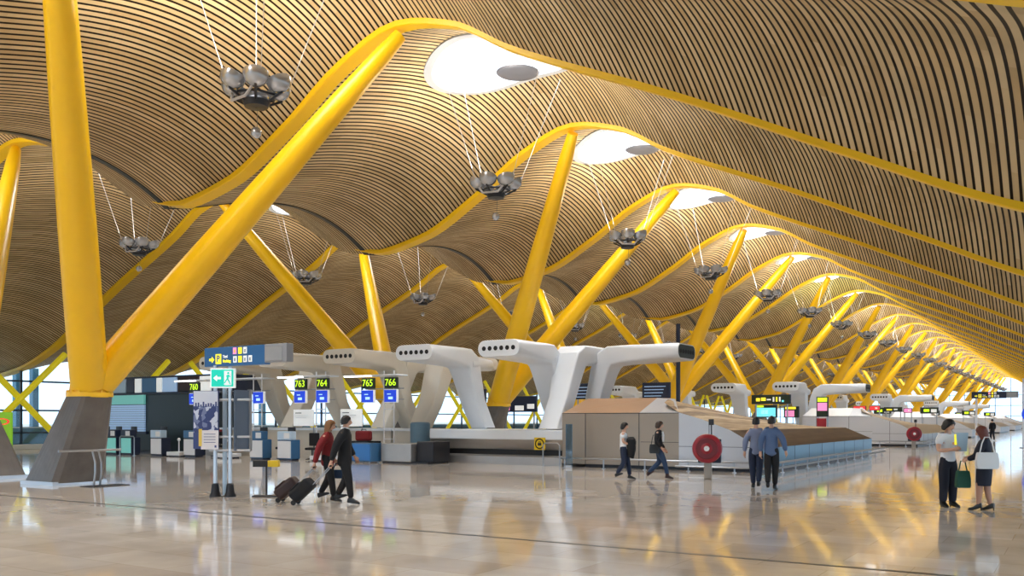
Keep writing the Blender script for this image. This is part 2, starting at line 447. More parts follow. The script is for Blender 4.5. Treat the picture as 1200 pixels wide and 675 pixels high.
# ------------------------------------------------------------------ hanging reflector discs + lamp clusters
mk('perforated_disc', (0.10, 0.105, 0.13), 0.5, metal=0.4)
disc_me = MB().lathe([(0.02,0.02),(0.5,0.0),(0.66,0.03),(0.70,0.06),(0.66,0.08),(0.02,0.07)], n=28).mesh('reflector_disc','perforated_disc')
bowl_me = MB().lathe([(0.03,-0.30),(0.12,-0.285),(0.22,-0.23),(0.29,-0.13),(0.31,0.0),(0.29,0.0),(0.26,-0.10),(0.19,-0.19),(0.03,-0.25)], n=16).mesh('bowl','bowl_metal')
fr = MB()
RB = 0.60
for k in range(6):
    a = 2*PI*k/6+0.3; c, s = math.cos(a), math.sin(a)
    fr.tube([(RB*c*1.25, RB*s*1.25, 0.02),(RB*c*1.15, RB*s*1.15,-0.30),(RB*c*0.55,RB*s*0.55,-0.48),(0,0,-0.5)], 0.035, 6)
    fr.tube([(RB*.8*c, RB*.8*s,-0.33),(RB*.8*math.cos(a+PI/3),RB*.8*math.sin(a+PI/3),-0.33)], 0.03, 6)
fr.lathe([(0.02,-0.62),(0.28,-0.60),(0.34,-0.46),(0.30,-0.40),(0.02,-0.40)], n=14)
frame_me = fr.mesh('lamp_frame','dark_metal')
arm_me = MB().tube([(-RB*1.2,-0.1,0.0),(-RB*0.6,-0.45,-0.5),(RB*0.3,-0.5,-0.5),(RB*1.0,-0.35,0.05)], 0.035, 6).mesh('bracket','cable')
cables = []
for k, (dx, dy) in enumerate(((-1.0,-0.55),(1.1,-0.75),(1.2,0.7),(-0.9,0.8))):
    cables.append(MB().tube([(dx*0.62,dy*0.62,-0.05),(dx*1.7,dy*1.7,3.75)], 0.010, 5).mesh('cable','cable'))
ball_me = MB().ball((0,0,-1.22), 0.14).add([],[]).tube([(0.05,0,-0.55),(0.03,0,-1.12)],0.008,4).mesh('weight_ball','bowl_metal')
wave = {0: 'right-hand roof wave', 1: 'left-hand roof wave'}
for w, cx in enumerate(CREST):
    for k in range(KB0, KB1):
        ym = YB0+S0*(k+.5)
        if k >= 0: wh = '%s from the camera' % ORD[k]
        else: wh = '%s back behind the camera' % ['first','second','third'][-k-1]
        t = thing('skylight', 'round white skylight in the %s, %s' % (wave[w], wh), 'skylight', (cx, ym-S0/2+SKY, 0), 0, 'round roof skylights')
        link('frame', sk_f, t); link('pane', sk_g, t); link('glazing_bars', bars_me, t)
        if k < 0: continue
        if k < 8:
            d = tag(link('reflector_disc', disc_me), 'grey perforated disc hung inside the %s skylight of the %s' % (ORD[k], wave[w]), 'reflector', 'skylight reflector discs')
            d.location = (cx+0.15, ym+0.9, 12.85)
        t = thing('lamp_cluster', 'hanging cluster of grey bowl lamps under the %s, %s' % (wave[w], wh), 'lamp', (LAMPX[w], ym, 9.25), 0.35*(k%3), 'hanging bowl lamp clusters'); t.scale = (.92,.92,.92)
        for q in range(6):
            a = 2*PI*q/6+0.3
            b = link('bowl', bowl_me, t); b.location = (RB*math.cos(a), RB*math.sin(a), 0); b.rotation_euler = (0.35*math.sin(a), -0.35*math.cos(a), 0)
        link('lamp_frame', frame_me, t); link('bracket', arm_me, t); link('weight_ball', ball_me, t)
        for c in cables: link('cable', c, t)

# ------------------------------------------------------------------ yellow V columns
def column_meshes(sgn, far=False):
    # base centre at origin, leans towards +x*sgn
    jx, jz = 1.18*sgn, 2.35
    base = MB(); n = 32; r0 = []; r1 = []
    W, Lh = 0.74, 0.74
    rings = []
    for t in (0, 0.02, 0.5, 1.0):
        ring = []
        for k in range(n):
            a = 2*PI*(k+.5)/n; c, s = math.cos(a), math.sin(a)
            m = max(abs(c), abs(s)); p = 0.90
            sq = (c/m, s/m)
            bx, by = sq[0]*W, sq[1]*Lh
            tx, ty = c*0.50, s*0.50
            tx = tx*.6+.4*sq[0]*.46; ty = ty*.6+.4*sq[1]*.48
            x = bx*(1-t)+tx*t + jx*t; y = by*(1-t)+ty*t
            ring.append((x, y, jz*t))
        rings.append(ring)
    base.rings(rings, True, False)
    shoe = MB(); shoe.prism([(-W-.02,-Lh-.02),(W+.02,-Lh-.02),(W+.02,Lh+.02),(-W-.02,Lh+.02)], 0, 0.09, 'xy')
    col = MB(); tilt = 0.22*sgn
    rr = []
    for r, h in ((0.46,-0.05),(0.57,-0.05),(0.57,0.06),(0.46,0.06)):
        rr.append([(jx+r*math.cos(2*PI*k/28), r*math.sin(2*PI*k/28), jz+h-0.0*math.cos(2*PI*k/28)) for k in range(28)])
    rr2 = [[rr[i][k] for i in range(4)] for k in range(28)]
    col.rings(rr2, False, False, True)
    col.tube([(jx,0,jz-.02),(jx+.02*sgn,0,jz+.18),(jx+.16*sgn,0,jz+.62)],[.50,.49,.44],24)
    for k in range(18):
        a = 2*PI*k/18
        col.tube([(jx+.535*math.cos(a),.535*math.sin(a),jz+.04),(jx+.535*math.cos(a),.535*math.sin(a),jz+.12)], 0.03, 6)
    arms = []
    for s in (-1, 1):
        P0 = Vector((jx+.16*sgn, 0.12*s, jz+.36)); P1 = Vector((7.62*sgn, s*S0/2, 12.05))
        pts = [P0.lerp(P1, t) for t in (0, .12, .35, .6, .8, .93, 1.0)]
        arms.append(MB().tube(pts, [0.46,0.45,0.42,0.36,0.30,0.25,0.19], 20).mesh('arm','yellow_paint'))
    return base.mesh('concrete_base','dark_concrete'), shoe.mesh('base_shoe','steel'), col.mesh('collar','yellow_paint'), arms
CR = column_meshes(1); CL = column_meshes(-1)
for side, (cm, bx) in enumerate(((CR, -23.05), (CL, -26.8))):
    for j in range(0, 13):
        y = 13.77+19.44*j
        nm = ['right-hand','left-hand'][side]
        if j == 0 and side == 0: lab = 'huge yellow V-shaped column on a dark concrete foot, nearest in the right-hand row'
        elif j == 0: lab = 'yellow column with concrete foot cut by the left frame edge'
        else: lab = 'yellow V-shaped column of the %s row, %s from the camera' % (nm, ORD[j])
        t = thing('support_column', lab, 'column', (bx, y, 0), 0, 'yellow V-shaped columns')
        link('concrete_base', cm[0], t); link('base_shoe', cm[1], t); link('collar', cm[2], t)
        for a in cm[3]: link('arm', a, t)

# ------------------------------------------------------------------ floor, seam, facades
FX0, FX1, FY0, FY1 = -52, 3.0, -20.25, YB0+S0*KB1
fl = struct(MB().box(FX0, FY0, -0.3, FX1, FY1, 0).build('floor', 'floor'))
seam = struct(MB().box(FX0, 10.72, 0, FX1, 10.80, 0.002).build('trim_1', 'dark_metal'))
mk('ground_outside', (0.42, 0.43, 0.42), 0.8)
g = struct(MB().box(-400, -200, -0.6, 300, 600, -0.32).build('ground', 'ground_outside'))
mk('mullion', (0.02, 0.05, 0.09), 0.4)
def facade(name, wall, pts_a, pts_b, zt, step, rails):
    # a run of glass from a to b with top height function
    A = Vector((*pts_a, 0)); B = Vector((*pts_b, 0)); n = max(1, round((B-A).length/step)); d = (B-A)/n
    mb = MB(); gl = MB(); nrm = Vector((-d.y, d.x, 0)).normalized()*0.06; tt = d.normalized()*0.06
    for i in range(n+1):
        p = A+d*i; h = zt(p)
        c = [p-nrm-tt, p+nrm-tt, p+nrm+tt, p-nrm+tt]
        mb.rings([[(q.x,q.y,0) for q in c],[(q.x,q.y,h) for q in c]], True, False)
        if i < n:
            q = A+d*(i+1); h2 = zt(q)
            gl.add([(p.x,p.y,0),(q.x,q.y,0),(q.x,q.y,h2),(p.x,p.y,h)], [(0,1,2,3)])
    for z in rails:
        c = nrm
        mb.add([(*(A-c).xy,z),(*(A+c).xy,z),(*(A+c).xy,z+.1),(*(A-c).xy,z+.1),(*(B-c).xy,z),(*(B+c).xy,z),(*(B+c).xy,z+.1),(*(B-c).xy,z+.1)],
               [(0,1,2,3),(4,7,6,5),(0,4,5,1),(1,5,6,2),(2,6,7,3),(3,7,4,0)])
    f = struct(mb.build(name, 'mullion')); gg = gl.build('pane', 'window_glass', f); return f
facade('window_1', 'left', (-51.8, FY0), (-51.8, FY1), lambda p: SX(p.x)+0.3, 4.86, (0.0, 0.9, 2.2, 3.9))
facade('window_2', 'right', (2.8, FY0), (2.8, FY1), lambda p: SX(p.x)+0.3, 4.86, (0.0, 2.2))
facade('window_3', 'far', (-51.8, FY1-.1), (2.8, FY1-.1), lambda p: SX(p.x)+0.3, 3.4, (0.0, 2.6, 5.2, 7.8))
facade('window_4', 'near', (-51.8, FY0+.1), (2.8, FY0+.1), lambda p: SX(p.x)+0.3, 3.4, (0.0, 2.6, 5.2, 7.8))

# ------------------------------------------------------------------ world and lights
w = bpy.data.worlds.new('World'); scene.world = w; w.use_nodes = True
nt = w.node_tree; bg = nt.nodes['Background']
tc = N(nt,'ShaderNodeTexCoord'); sp = N(nt,'ShaderNodeSeparateXYZ'); nt.links.new(tc.outputs['Generated'], sp.inputs[0])
rp = N(nt,'ShaderNodeValToRGB'); nt.links.new(sp.outputs[2], rp.inputs[0])
e = rp.color_ramp.elements; e[0].position = 0.0; e[0].color = (0.62,0.80,1.0,1); e[1].position = 0.5; e[1].color = (0.92,0.96,1.0,1)
nt.links.new(rp.outputs[0], bg.inputs[0]); bg.inputs[1].default_value = 1.9

def area(name, loc, rot, sx, sy, power, col=(1,1,1), spread=None):
    l = bpy.data.lights.new(name, 'AREA'); l.shape = 'RECTANGLE'; l.size = sx; l.size_y = sy; l.energy = power; l.color = col
    if spread: l.spread = spread
    o = bpy.data.objects.new(name, l); COL.objects.link(o); o.location = loc; o.rotation_euler = rot; return o
def point(name, loc, power, col=(1,1,1), r=0.3):
    l = bpy.data.lights.new(name, 'POINT'); l.energy = power; l.color = col; l.shadow_soft_size = r
    o = bpy.data.objects.new(name, l); COL.objects.link(o); o.location = loc; return o
LK = dict(sky=800, up=360)
for w_, cx in enumerate(CREST):
    for k in range(KB0, KB1):
        ym = YB0+S0*(k+.5)
        l = area('skylight_lamp', (cx, ym, 14.0), (0,0,0), 4.0, 4.0, LK['sky']*(1,0.7)[w_], (0.95,0.98,1.0)); l.location.y += SKY-S0/2; l.data.shape = 'DISK'
        area('cluster_lamp', (LAMPX[w_], ym, 9.6), (PI,0,0), 1.6, 1.6, LK['up']*(0.25 if k == 7 else 1)*(1,0.4)[w_], (0.85,1.0,0.5) if k == 6 else (1.0,0.90,0.74)).data.shape = 'DISK'
scene.view_settings.view_transform = 'Standard'
scene.view_settings.look = 'None'
scene.view_settings.exposure = 0.12

def collage_material():
    m = bpy.data.materials.new('photo_collage'); m.use_nodes = True
    nt = m.node_tree; b = nt.nodes['Principled BSDF']; L = nt.links
    tc = N(nt,'ShaderNodeTexCoord'); mp = N(nt,'ShaderNodeMapping'); mp.inputs['Scale'].default_value = (14,14,9); L.new(tc.outputs['Object'], mp.inputs[0])
    vo = N(nt,'ShaderNodeTexVoronoi'); vo.inputs['Scale'].default_value = 1.0; L.new(mp.outputs[0], vo.inputs['Vector'])
    sp = N(nt,'ShaderNodeSeparateXYZ'); L.new(vo.outputs['Color'], sp.inputs[0])
    rp = N(nt,'ShaderNodeValToRGB'); L.new(sp.outputs[0], rp.inputs[0]); e = rp.color_ramp.elements; rp.color_ramp.interpolation = 'CONSTANT'
    e[0].position = 0; e[0].color = (.03,.05,.17,1); e[1].position = .45; e[1].color = (.55,.60,.72,1); x = e.new(.75); x.color = (.16,.20,.36,1)
    L.new(rp.outputs[0], b.inputs['Base Color']); b.inputs['Roughness'].default_value = .5; M['photo_collage'] = m
collage_material()
mk('slate_cabinet', (0.12,0.22,0.30), .35)
mk('slate_board', (0.10,0.13,0.18), .35, metal=.2)

# ================================================================== check-in islands
def rrect(w, h, r, n=5):
    pts = []
    for cx, cy, a0 in ((w/2-r,h/2-r,0),(-w/2+r,h/2-r,PI/2),(-w/2+r,-h/2+r,PI),(w/2-r,-h/2+r,1.5*PI)):
        for k in range(n):
            a = a0+PI/2*k/(n-1); pts.append((cx+r*math.cos(a), cy+r*math.sin(a)))
    return pts
def vent_meshes(L, shell, rear=True):
    """air duct on a leaning leg; base at the origin, blows towards +y, head centre 2.95 above the base"""
    mb = MB(); H = 2.93
    path = [(L,H,1.78,.58,.27),(L-0.12,H,1.80,.62,.28),(L-1.2,H-.02,1.60,.66,.20),(L-2.5,H-.03,1.30,.72,.12),(L-3.0,H-.06,1.18,.78,.09),
            (L-3.32,H-.26,1.10,.84,.08),(L-3.50,H-.66,1.02,.80,.08),(0.55*(L-3.50)+.05,H*.36,.84,.66,.07),(0.10,0.14,.80,.62,.07),(0,0,.84,.68,.07)]
    rings = []
    for i,(y,z,w,h,r) in enumerate(path):
        a = path[max(i-1,0)]; b = path[min(i+1,len(path)-1)]
        ty, tz = b[0]-a[0], b[1]-a[1]; l = math.hypot(ty,tz); ny, nz = tz/l, -ty/l
        if i == len(path)-1: ny, nz = -1.0, 0.0
        rings.append([(p[0], y+ny*p[1], z+nz*p[1]) for p in rrect(w,h,min(r,h*.47))])
    mb.rings(rings, True, True)
    body = mb.mesh('duct_body', shell)
    noz = MB().lathe([(0.10,-0.12),(0.10,0.015),(0.085,0.015),(0.075,-0.02)], n=14, axis='y').mesh('nozzle_rim','nozzle_rim')
    core = MB().lathe([(0.001,0.006),(0.084,0.012),(0.084,-.1)], n=14, axis='y').mesh('nozzle','black_hole')
    rd = MB(); rr = []
    for y,w,h in ((L-3.2,1.15,.62),(L-4.1,1.0,.55),(L-4.9,.86,.46),(L-5.03,.7,.34)):
        rr.append([(p[0], y, H-.26+p[1]) for p in rrect(w,h,h*.42)])
    rd.rings(rr, True, True)
    return body, core, rd.mesh('rear_duct', shell), L, H
FACE = MB().rings([[(p[0],0,p[1]) for p in rrect(1.66,.50,.22)],[(p[0],.012,p[1]) for p in rrect(1.66,.50,.22)]],True,False).mesh('face_plate','nozzle_rim')
FACE.materials[0] = mat('dark_face',(0.03,0.045,0.045),0.5)
def place_vent(vm, label, x, y, z, rz, rear=True, noz=True, group='white air ducts on the check-in islands'):
    body, core, rd, L, H = vm
    t = thing('air_duct', label, 'air duct', (x,y,z), rz, group)
    link('duct_body', body, t)
    if rear: link('rear_duct', rd, t)
    if abs(rz+PI/2) < .01: o = link('face_plate', FACE, t); o.location = (0,L,H)
    if noz:
        for k in range(6):
            o = link('nozzle', core, t); o.location = ((k-2.5)*0.252, L+(.012 if abs(rz+PI/2) < .01 else 0), H)
    return t
VW = vent_meshes(4.75, 'white_shell'); VS = vent_meshes(4.4, 'white_shell'); VC = vent_meshes(4.75, 'cream_shell')
for i, (x, lab) in enumerate(((-17.7,'white concrete air duct right of the leaning yellow column, six nozzles towards the viewer'),
          (-21.6,'white concrete air duct left of the leaning yellow column above the dark counter'),
          (-25.5,'cream air duct head above check-in signs 763 and 764'),
          (-29.4,'cream air duct mostly hidden behind the blue direction sign'),
          (-33.3,'cream air duct peeping out left of the blue direction sign'))):
    place_vent(VW if i < 2 else VC, lab, x, 31.65, 1.365, PI, rear=(i < 2))
place_vent(VW, 'white air duct turned away, behind the left end of the beige enclosure', -16.85, 29.3, 1.365, 0.0, rear=False)
place_vent(VS, 'white air duct arm pointing right above the beige enclosure', -17.05, 32.3, 1.365, -PI/2, rear=False)
# mirrored supports of the rear duct row
for i, x in enumerate((-23.9, -26.0, -31.7)):
    place_vent(VC, ['cream splayed air duct leg between the two nearest duct heads, facing away','cream air duct facing away behind check-in sign 764','cream air duct facing away behind check-in sign 763'][i], x, 30.2, 1.365, 0.0, rear=False)

# platform with baggage conveyor under the ducts
def platform(x0, x1, y0, y1, name_lab, seg=True):
    t = thing('baggage_conveyor', name_lab, 'conveyor', (0,0,0), 0)
    MB().bevbox(x0, y0, 0.95, x1, y1, 1.32, .03).build('white_ledge','white_shell', t)
    b = MB(); b.prism([(y0+.05,.95),(y0+.32,.56),(y0+.9,.56),(y0+.9,.95)], x0+.02, x1-.02, 'yz'); b.build('sloped_panel','brushed_steel', t)
    MB().box(x0+.03,y0+.30,.36,x1-.03,y0+1.6,.55).build('belt','belt_black', t)
    b = MB(); b.prism([(y0-.05,0),(y0-.05,.30),(y0+.05,.36),(y1-.1,.36),(y1-.1,0)], x0+.02, x1-.02, 'yz'); b.build('base_panel','brushed_steel', t)
    MB().box(x0+.1,y0+1.55,.3,x1-.1,y1-.05,.96).build('core','dark_metal', t)
    return t
platform(-22.15, -15.98, 28.6, 32.15, 'long conveyor platform with white ledge, steel front and black belt')
t = thing('duct_plinth', 'low cream plinth carrying the ducts behind the check-in desks', 'plinth', (0,0,0))
MB().box(-36, 29.6, 0, -25.0, 32.08, 1.3).build('plinth_body','cream_shell', t); MB().box(-36.05, 29.5, 1.22, -24.95, 32.1, 1.32).build('plinth_top','white_shell', t)
t = thing('duct_plinth', 'short white plinth behind the dark steel counter', 'plinth', (0,0,0))
MB().box(-24.9, 29.6, 0, -23.3, 31.95, 1.3).build('plinth_body','cream_shell', t); MB().box(-24.93, 29.55, 1.22, -23.25, 32.0, 1.32).build('plinth_top','white_shell', t)
t = thing('duct_plinth', 'white plinth hidden behind the beige enclosure', 'plinth', (0,0,0))
MB().box(-17.6, 32.2, 0, -16.5, 33.0, 1.32).build('plinth_body','white_shell', t)

def enclosure(yoff, lab, c):
    """c: front, copper, wall, side, wood, fascia"""
    t = thing('baggage_enclosure', lab, 'enclosure', (0,yoff,0))
    F = 28.4; xl, xm, xr = -15.9, -11.4, -8.6
    b = MB(); b.add([(xl,F,.12),(xm,F,.12),(xm,F,1.93),(xl,F,1.93),(xl,F+2.6,.12),(xl,F+2.6,1.93),(xm,F+2.6,.12),(xm,F+2.6,1.93)],
        [(0,1,2,3),(0,3,5,4),(4,5,7,6)]); b.build('front_panel', c[0], t)
    s = MB()
    for x in (-14.95,-12.86): s.box(x-.012,F-.006,.12,x+.012,F+.01,1.93)
    s.box(xl,F-.006,1.92,xm,F+.01,1.945); s.box(xm-1.4,F-.006,.93,xm,F+.01,.945)
    s.build('panel_seam','dark_metal', t)
    b = MB(); b.add([(xl,F,1.94),(-12.86,F,1.94),(-12.95,F+1.8,2.50),(-15.65,F+1.5,2.50),(xl,F+2.6,1.94),(-12.9,F+2.6,2.4)],[(0,1,2,3),(0,3,4),(3,2,5,4)]); b.build('sloped_top', c[1], t)
    b = MB(); b.add([(-12.86,F,1.94),(xm,F,1.94),(-12.3,F+1.9,2.46),(-12.95,F+1.8,2.50),(-12.9,F+2.6,2.4)],[(0,1,2,3),(3,2,4)]); b.build('bright_top', c[2], t)
    E_ = F+17.6
    nz = 24
    vs = []; fs = []
    for i in range(nz+1):
        q = i/nz; y = F+(E_-F)*q
        zr = 2.46 + (1.36-2.46)*max(0,min(1,(q-.06)/.94)); zr = zr if q > 0.05 else 1.95+(2.46-1.95)*q/.06
        xr_ = -12.4 if q > .05 else xm-(1.0)*q/.05
        vs += [(-14.9, y, min(zr, 1.9+.5*q) if q < .2 else zr-.1), (xr_, y, zr), (-10.6, y, 1.72-(1.72-1.34)*q), (-9.62, y, 1.36-.04*q)]
    for i in range(nz):
        o = i*4
        for j in (1,2): fs.append((o+j,o+j+1,o+j+5,o+j+4))
        if i > 4: fs.append((o,o+1,o+5,o+4))
    MB().add(vs, fs, True).build('ramp_roof', c[4], t)
    b = MB(); b.add([(-9.62,F,1.36),(xr,F,.78),(xr,E_+.4,.78),(-9.62,E_-.5,1.32)],[(0,1,2,3)]); b.build('fascia', c[5], t)
    b = MB(); b.add([(xm,F,.12),(xr,F,.12),(xr,F,.78),(-9.62,F,1.36),(-10.6,F,1.72),(xm,F,1.95)],[(0,1,2,3,4,5)]); b.build('end_wall', c[2], t)
    s = MB(); s.box(xm,F-.006,.80,xr,F+.01,.815); s.box(-10.35,F-.006,.12,-10.33,F+.01,1.62); s.build('end_seam','dark_metal', t)
    b = MB(); b.add([(xr,F,.12),(xr,E_+.4,.12),(xr,E_+.4,.78),(xr,F,.78),(-14.9,E_+.4,.12),(-14.9,E_+.4,1.2),(-9.62,E_-.5,1.32)],[(0,1,2,3),(1,4,5,6,2)]); b.build('side_wall', c[3], t)
    s = MB()
    for k in range(1,9): s.box(xr-.01,F+k*2-.01,.12,xr+.006,F+k*2+.01,.78)
    s.build('side_seam','dark_metal', t)
    MB().box(xl+.9,F+.1,0,xr-.1,E_+.3,.12).build('plinth','dark_metal', t)
    return t
enclosure(0, 'beige metal clad baggage enclosure with wood ramp roof and blue side wall', ('beige_panel','copper_panel','grey_panel','blue_panel','ramp_wood','shaded_fascia_wood'))
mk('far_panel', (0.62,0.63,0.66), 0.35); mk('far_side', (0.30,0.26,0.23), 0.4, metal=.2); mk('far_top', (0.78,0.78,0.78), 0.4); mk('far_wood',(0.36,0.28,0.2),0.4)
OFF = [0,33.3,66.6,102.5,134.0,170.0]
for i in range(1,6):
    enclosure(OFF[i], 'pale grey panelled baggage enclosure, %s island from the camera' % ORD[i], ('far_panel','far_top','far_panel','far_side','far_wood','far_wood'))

# bumper rails round the enclosures
def rail(yoff, lab):
    t = thing('bumper_rail', lab, 'rail', (0,yoff,0), 0)
    F = 27.85; x0, x1, y1 = -15.9, -8.05, 46.6
    MB().tube([(x0,F,.34),(x1-.25,F,.34),(x1-.07,F+.07,.34),(x1,F+.25,.34),(x1,y1,.34)], .035, 8).build('rail','rail_metal', t)
    MB().tube([(-11.3,F-.02,.17),(x1-.25,F-.02,.17),(x1-.07,F+.05,.17),(x1+.02,F+.25,.17),(x1+.02,y1,.17)], .035, 8).build('lower_rail','rail_metal', t)
    P = MB().tube([(0,0,0),(0,0,.36)], .026, 8).lathe([(.07,0),(.07,.02),(.03,.03)], n=10).mesh('post','rail_metal')
    for k in range(5):
        o = link('post', P, t); o.location = (x0+.4+1.55*k, F, 0)
    for k in range(12):
        o = link('post', P, t); o.location = (x1, F+1.0+1.55*k, 0)
    return t
rail(0, 'low steel bumper rail on short posts round the beige enclosure')
rail(33.3, 'low steel bumper rail round the pale grey second enclosure')

def hose_reel(x, y, lab, rz=0.0):
    t = thing('hose_reel', lab, 'hose reel', (x,y,0), rz, 'red hose reels')
    MB().bevbox(-.11,-.05,0,.11,.09,.95,.02).build('post','beige_panel', t)
    d = MB().lathe([(.03,-.16),(.16,-.15),(.20,-.12),(.34,-.12),(.40,-.10),(.42,-.06),(.42,.10),(.38,.13),(.05,.13)], (0,-.18,.88), 30, 'y').build('drum','red_paint', t)
    MB().lathe([(.02,-.03),(.29,-.03),(.31,0),(.29,.03)], (0,-.30,.88), 26, 'y').build('hose_coil','dark_red', d)
    MB().lathe([(.01,-.06),(.07,-.05),(.08,0)], (0,-.33,.88), 14, 'y').build('hub','white_panel', d)
    MB().bevbox(-.30,.13,.45,.36,.28,1.15,.03).build('cabinet','navy', t)
    MB().tube([(.10,.02,.9),(.10,.02,1.72)],.02,6).box(.02,0,1.55,.17,.02,1.72).build('marker_stalk','dark_metal', t)
    return t
hose_reel(-9.03, 24.7, 'red hose reel on a post in front of the beige enclosure, nearest one', 0.25)
hose_reel(-8.2, 56.8, 'small far red hose reel beside the pale grey second enclosure', 0.25)

# far ducts on the next islands
VF = VW
places = []
for i in range(1,5):
    yo = OFF[i]
    for x in (-16.6,-20.9,-25.2,-29.5):
        places.append((i, x, 31.65+yo, PI, 'small white air duct of the %s island, blowing towards the viewer' % ORD[i]))
    places.append((i, -17.05, 33.6+yo, -PI/2, 'white air duct arm pointing right on the %s island from the camera' % ORD[i]))
nm = ['first','second','third','fourth from the right end']
for i, x, y, rz, lab in places:
    if rz == PI:
        q = int(round((-16.6-x)/4.3)); lab = 'small white air duct with nozzles on the %s island, %s from its right end' % (ORD[i], ['first','second','third','fourth'][q])
    place_vent(VF if rz == PI else VS, lab, x, y, 1.015, rz, rear=(rz==PI))
for i in range(1,5):
    yo = OFF[i]
    t = thing('duct_plinth', 'white plinth under the air ducts of the %s island from the camera' % ORD[i], 'plinth', (0,yo,0))
    MB().box(-31,31.2,0,-16.05,32.3,.97).build('plinth_body','far_panel', t)
    MB().box(-17.6,33.1,0,-16.5,34.1,.97).build('plinth_foot','far_panel', t)

# ------------------------------------------------------------------ counters, desks
t = thing('counter', 'low dark steel counter with two bays left of the conveyor', 'counter', (0,0,0))
MB().bevbox(-23.25,26.9,0.06,-21.75,28.3,.78,.03).build('counter_body','brushed_steel', t)
MB().bevbox(-21.70,27.2,0.06,-20.9,28.3,.86,.03).build('dark_bay','dark_metal', t)
MB().box(-23.2,26.95,0,-20.95,28.25,.08).build('plinth','dark_metal', t)
def desk(x, y, lab, front, side, top, group='check-in desks'):
    t = thing('check_in_desk', lab, 'desk', (x,y,0), 0, group)
    MB().bevbox(-.41,0,.06,.41,.50,.86,.02).build('desk_body', side, t)
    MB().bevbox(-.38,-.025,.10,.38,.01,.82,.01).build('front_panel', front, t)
    MB().bevbox(-.39,-.04,.86,.39,.30,1.22,.03).build('upper_shelf', top, t)
    MB().box(.02,-.055,.92,.34,-.03,1.16).build('white_notice','white_panel', t)
    MB().box(-.36,.03,0,.36,.46,.07).build('plinth','navy', t)
    s = MB(); s.bevbox(-.25,.42,1.05,.20,.47,1.38,.02); s.tube([(0,.5,.86),(0,.48,1.1)],.03,6); s.build('monitor','dark_metal', t)
    return t
for x, lab, f, s_, tp in ((-29.7,'white fronted check-in desk under the hidden sign, right of the totem','white_panel','blue_desk','blue_desk'),
        (-28.0,'white fronted check-in desk below sign 763','white_panel','blue_desk','pale_blue'),
        (-36.5,'white fronted check-in desk in front of the black kiosk wall','white_panel','navy','pale_blue'),
        (-34.1,'white fronted check-in desk left behind the poster totem','white_panel','navy','blue_desk'),
        (-41.0,'pale teal desk half hidden by the concrete column foot','teal_panel','navy','navy'),
        (-40.0,'pale teal desk under the blue shutter, left one fully seen','teal_panel','navy','navy'),
        (-38.8,'pale teal desk under the right end of the blue shutter','teal_panel','navy','navy')):
    desk(x, 26.3, lab, f, s_, tp)
t = thing('check_in_desk', 'plain bright blue desk between the walking man and dark counter', 'desk', (-23.95,26.5,0), 0)
MB().bevbox(-.55,0,.05,.55,.7,.78,.02).build('desk_body','blue_desk', t); MB().bevbox(-.5,-.03,.1,.5,.0,.74,.01).build('front_panel','screen_blue', t)
M['blue_front'] = mat('blue_front',(0.04,0.20,0.55),0.4); t.children[1].data.materials[0] = M['blue_front']
MB().tube([(-.4,.1,0),(-.4,.1,.06)],.04,6).tube([(.4,.1,0),(.4,.1,.06)],.04,6).tube([(.4,.6,0),(.4,.6,.06)],.04,6).tube([(-.4,.6,0),(-.4,.6,.06)],.04,6).build('foot','rail_metal', t)
# dark office chairs
ch = thing('desk_chair', 'dark office chair beside the desk below sign 763', 'chair', (-27.1,27.0,0), 0.4, 'dark office chairs')
MB().bevbox(-.24,-.24,.44,.24,.24,.54,.04).build('seat','cloth_black', ch); MB().bevbox(-.23,.20,.60,.23,.28,1.15,.05).build('backrest','cloth_black', ch)
MB().tube([(0,0,.08),(0,0,.46)],.03,8).tube([(0,.2,.5),(0,.26,.7)],.025,6).build('stem','dark_metal', ch)
b = MB()
for k in range(5): b.tube([(0,0,.1),(.27*math.cos(k*1.257),.27*math.sin(k*1.257),.04)],.025,6)
b.build('foot','dark_metal', ch)
dup(ch, 'dark office chair between the two white fronted desks', (-28.85,27.0,0), -0.3)
dup(ch, 'dark office chair behind the poster totem desk', (-33.2,27.1,0), 0.2)
# white luggage scales between the desks
sc = thing('luggage_scale', 'low white luggage scale beside the desk in front of the black wall', 'scale', (-35.3,26.3,0), 0, 'white luggage scales')
MB().bevbox(-.45,0,.05,.45,.8,.22,.02).build('plate','white_panel', sc); MB().box(-.4,.1,0,.4,.7,.06).build('foot','navy', sc)
MB().tube([(-.2,.5,.2),(-.2,.5,.75)],.03,6).ball((-.2,.5,.78),.08).build('stalk','white_panel', sc)
dup(sc, 'low white luggage scale behind the legs of the poster totem', (-32.0,26.3,0))
dup(sc, 'low white luggage scale right of the desk below sign 763', (-26.4,26.6,0))
# suitcases lying on the belt
for i,(x,y,m,lab) in enumerate(((-35.0,28.6,'cloth_red','dark red suitcase on the belt in front of the black kiosk wall'),(-25.4,28.3,'cloth_red','dark red suitcase behind the blue desk'))):
    t = thing('suitcase', lab, 'suitcase', (x,y,0), 0.2)
    MB().bevbox(-.35,-.16,.82,.35,.16,1.24,.08).build('shell', m, t); MB().tube([(-.12,0,1.23),(-.1,0,1.3),(.1,0,1.3),(.12,0,1.23)],.015,6).build('handle','black_rubber', t)
    q = thing('belt_stand', 'grey belt stand carrying the suitcase %s' % ['by the black kiosk wall','behind the blue desk'][i], 'stand', (x,y,0)); MB().box(-.6,-.4,.70,.6,.4,.815).build('belt','belt_black', q); MB().box(-.5,-.3,0,.5,.3,.70).build('stand_body','brushed_steel', q)

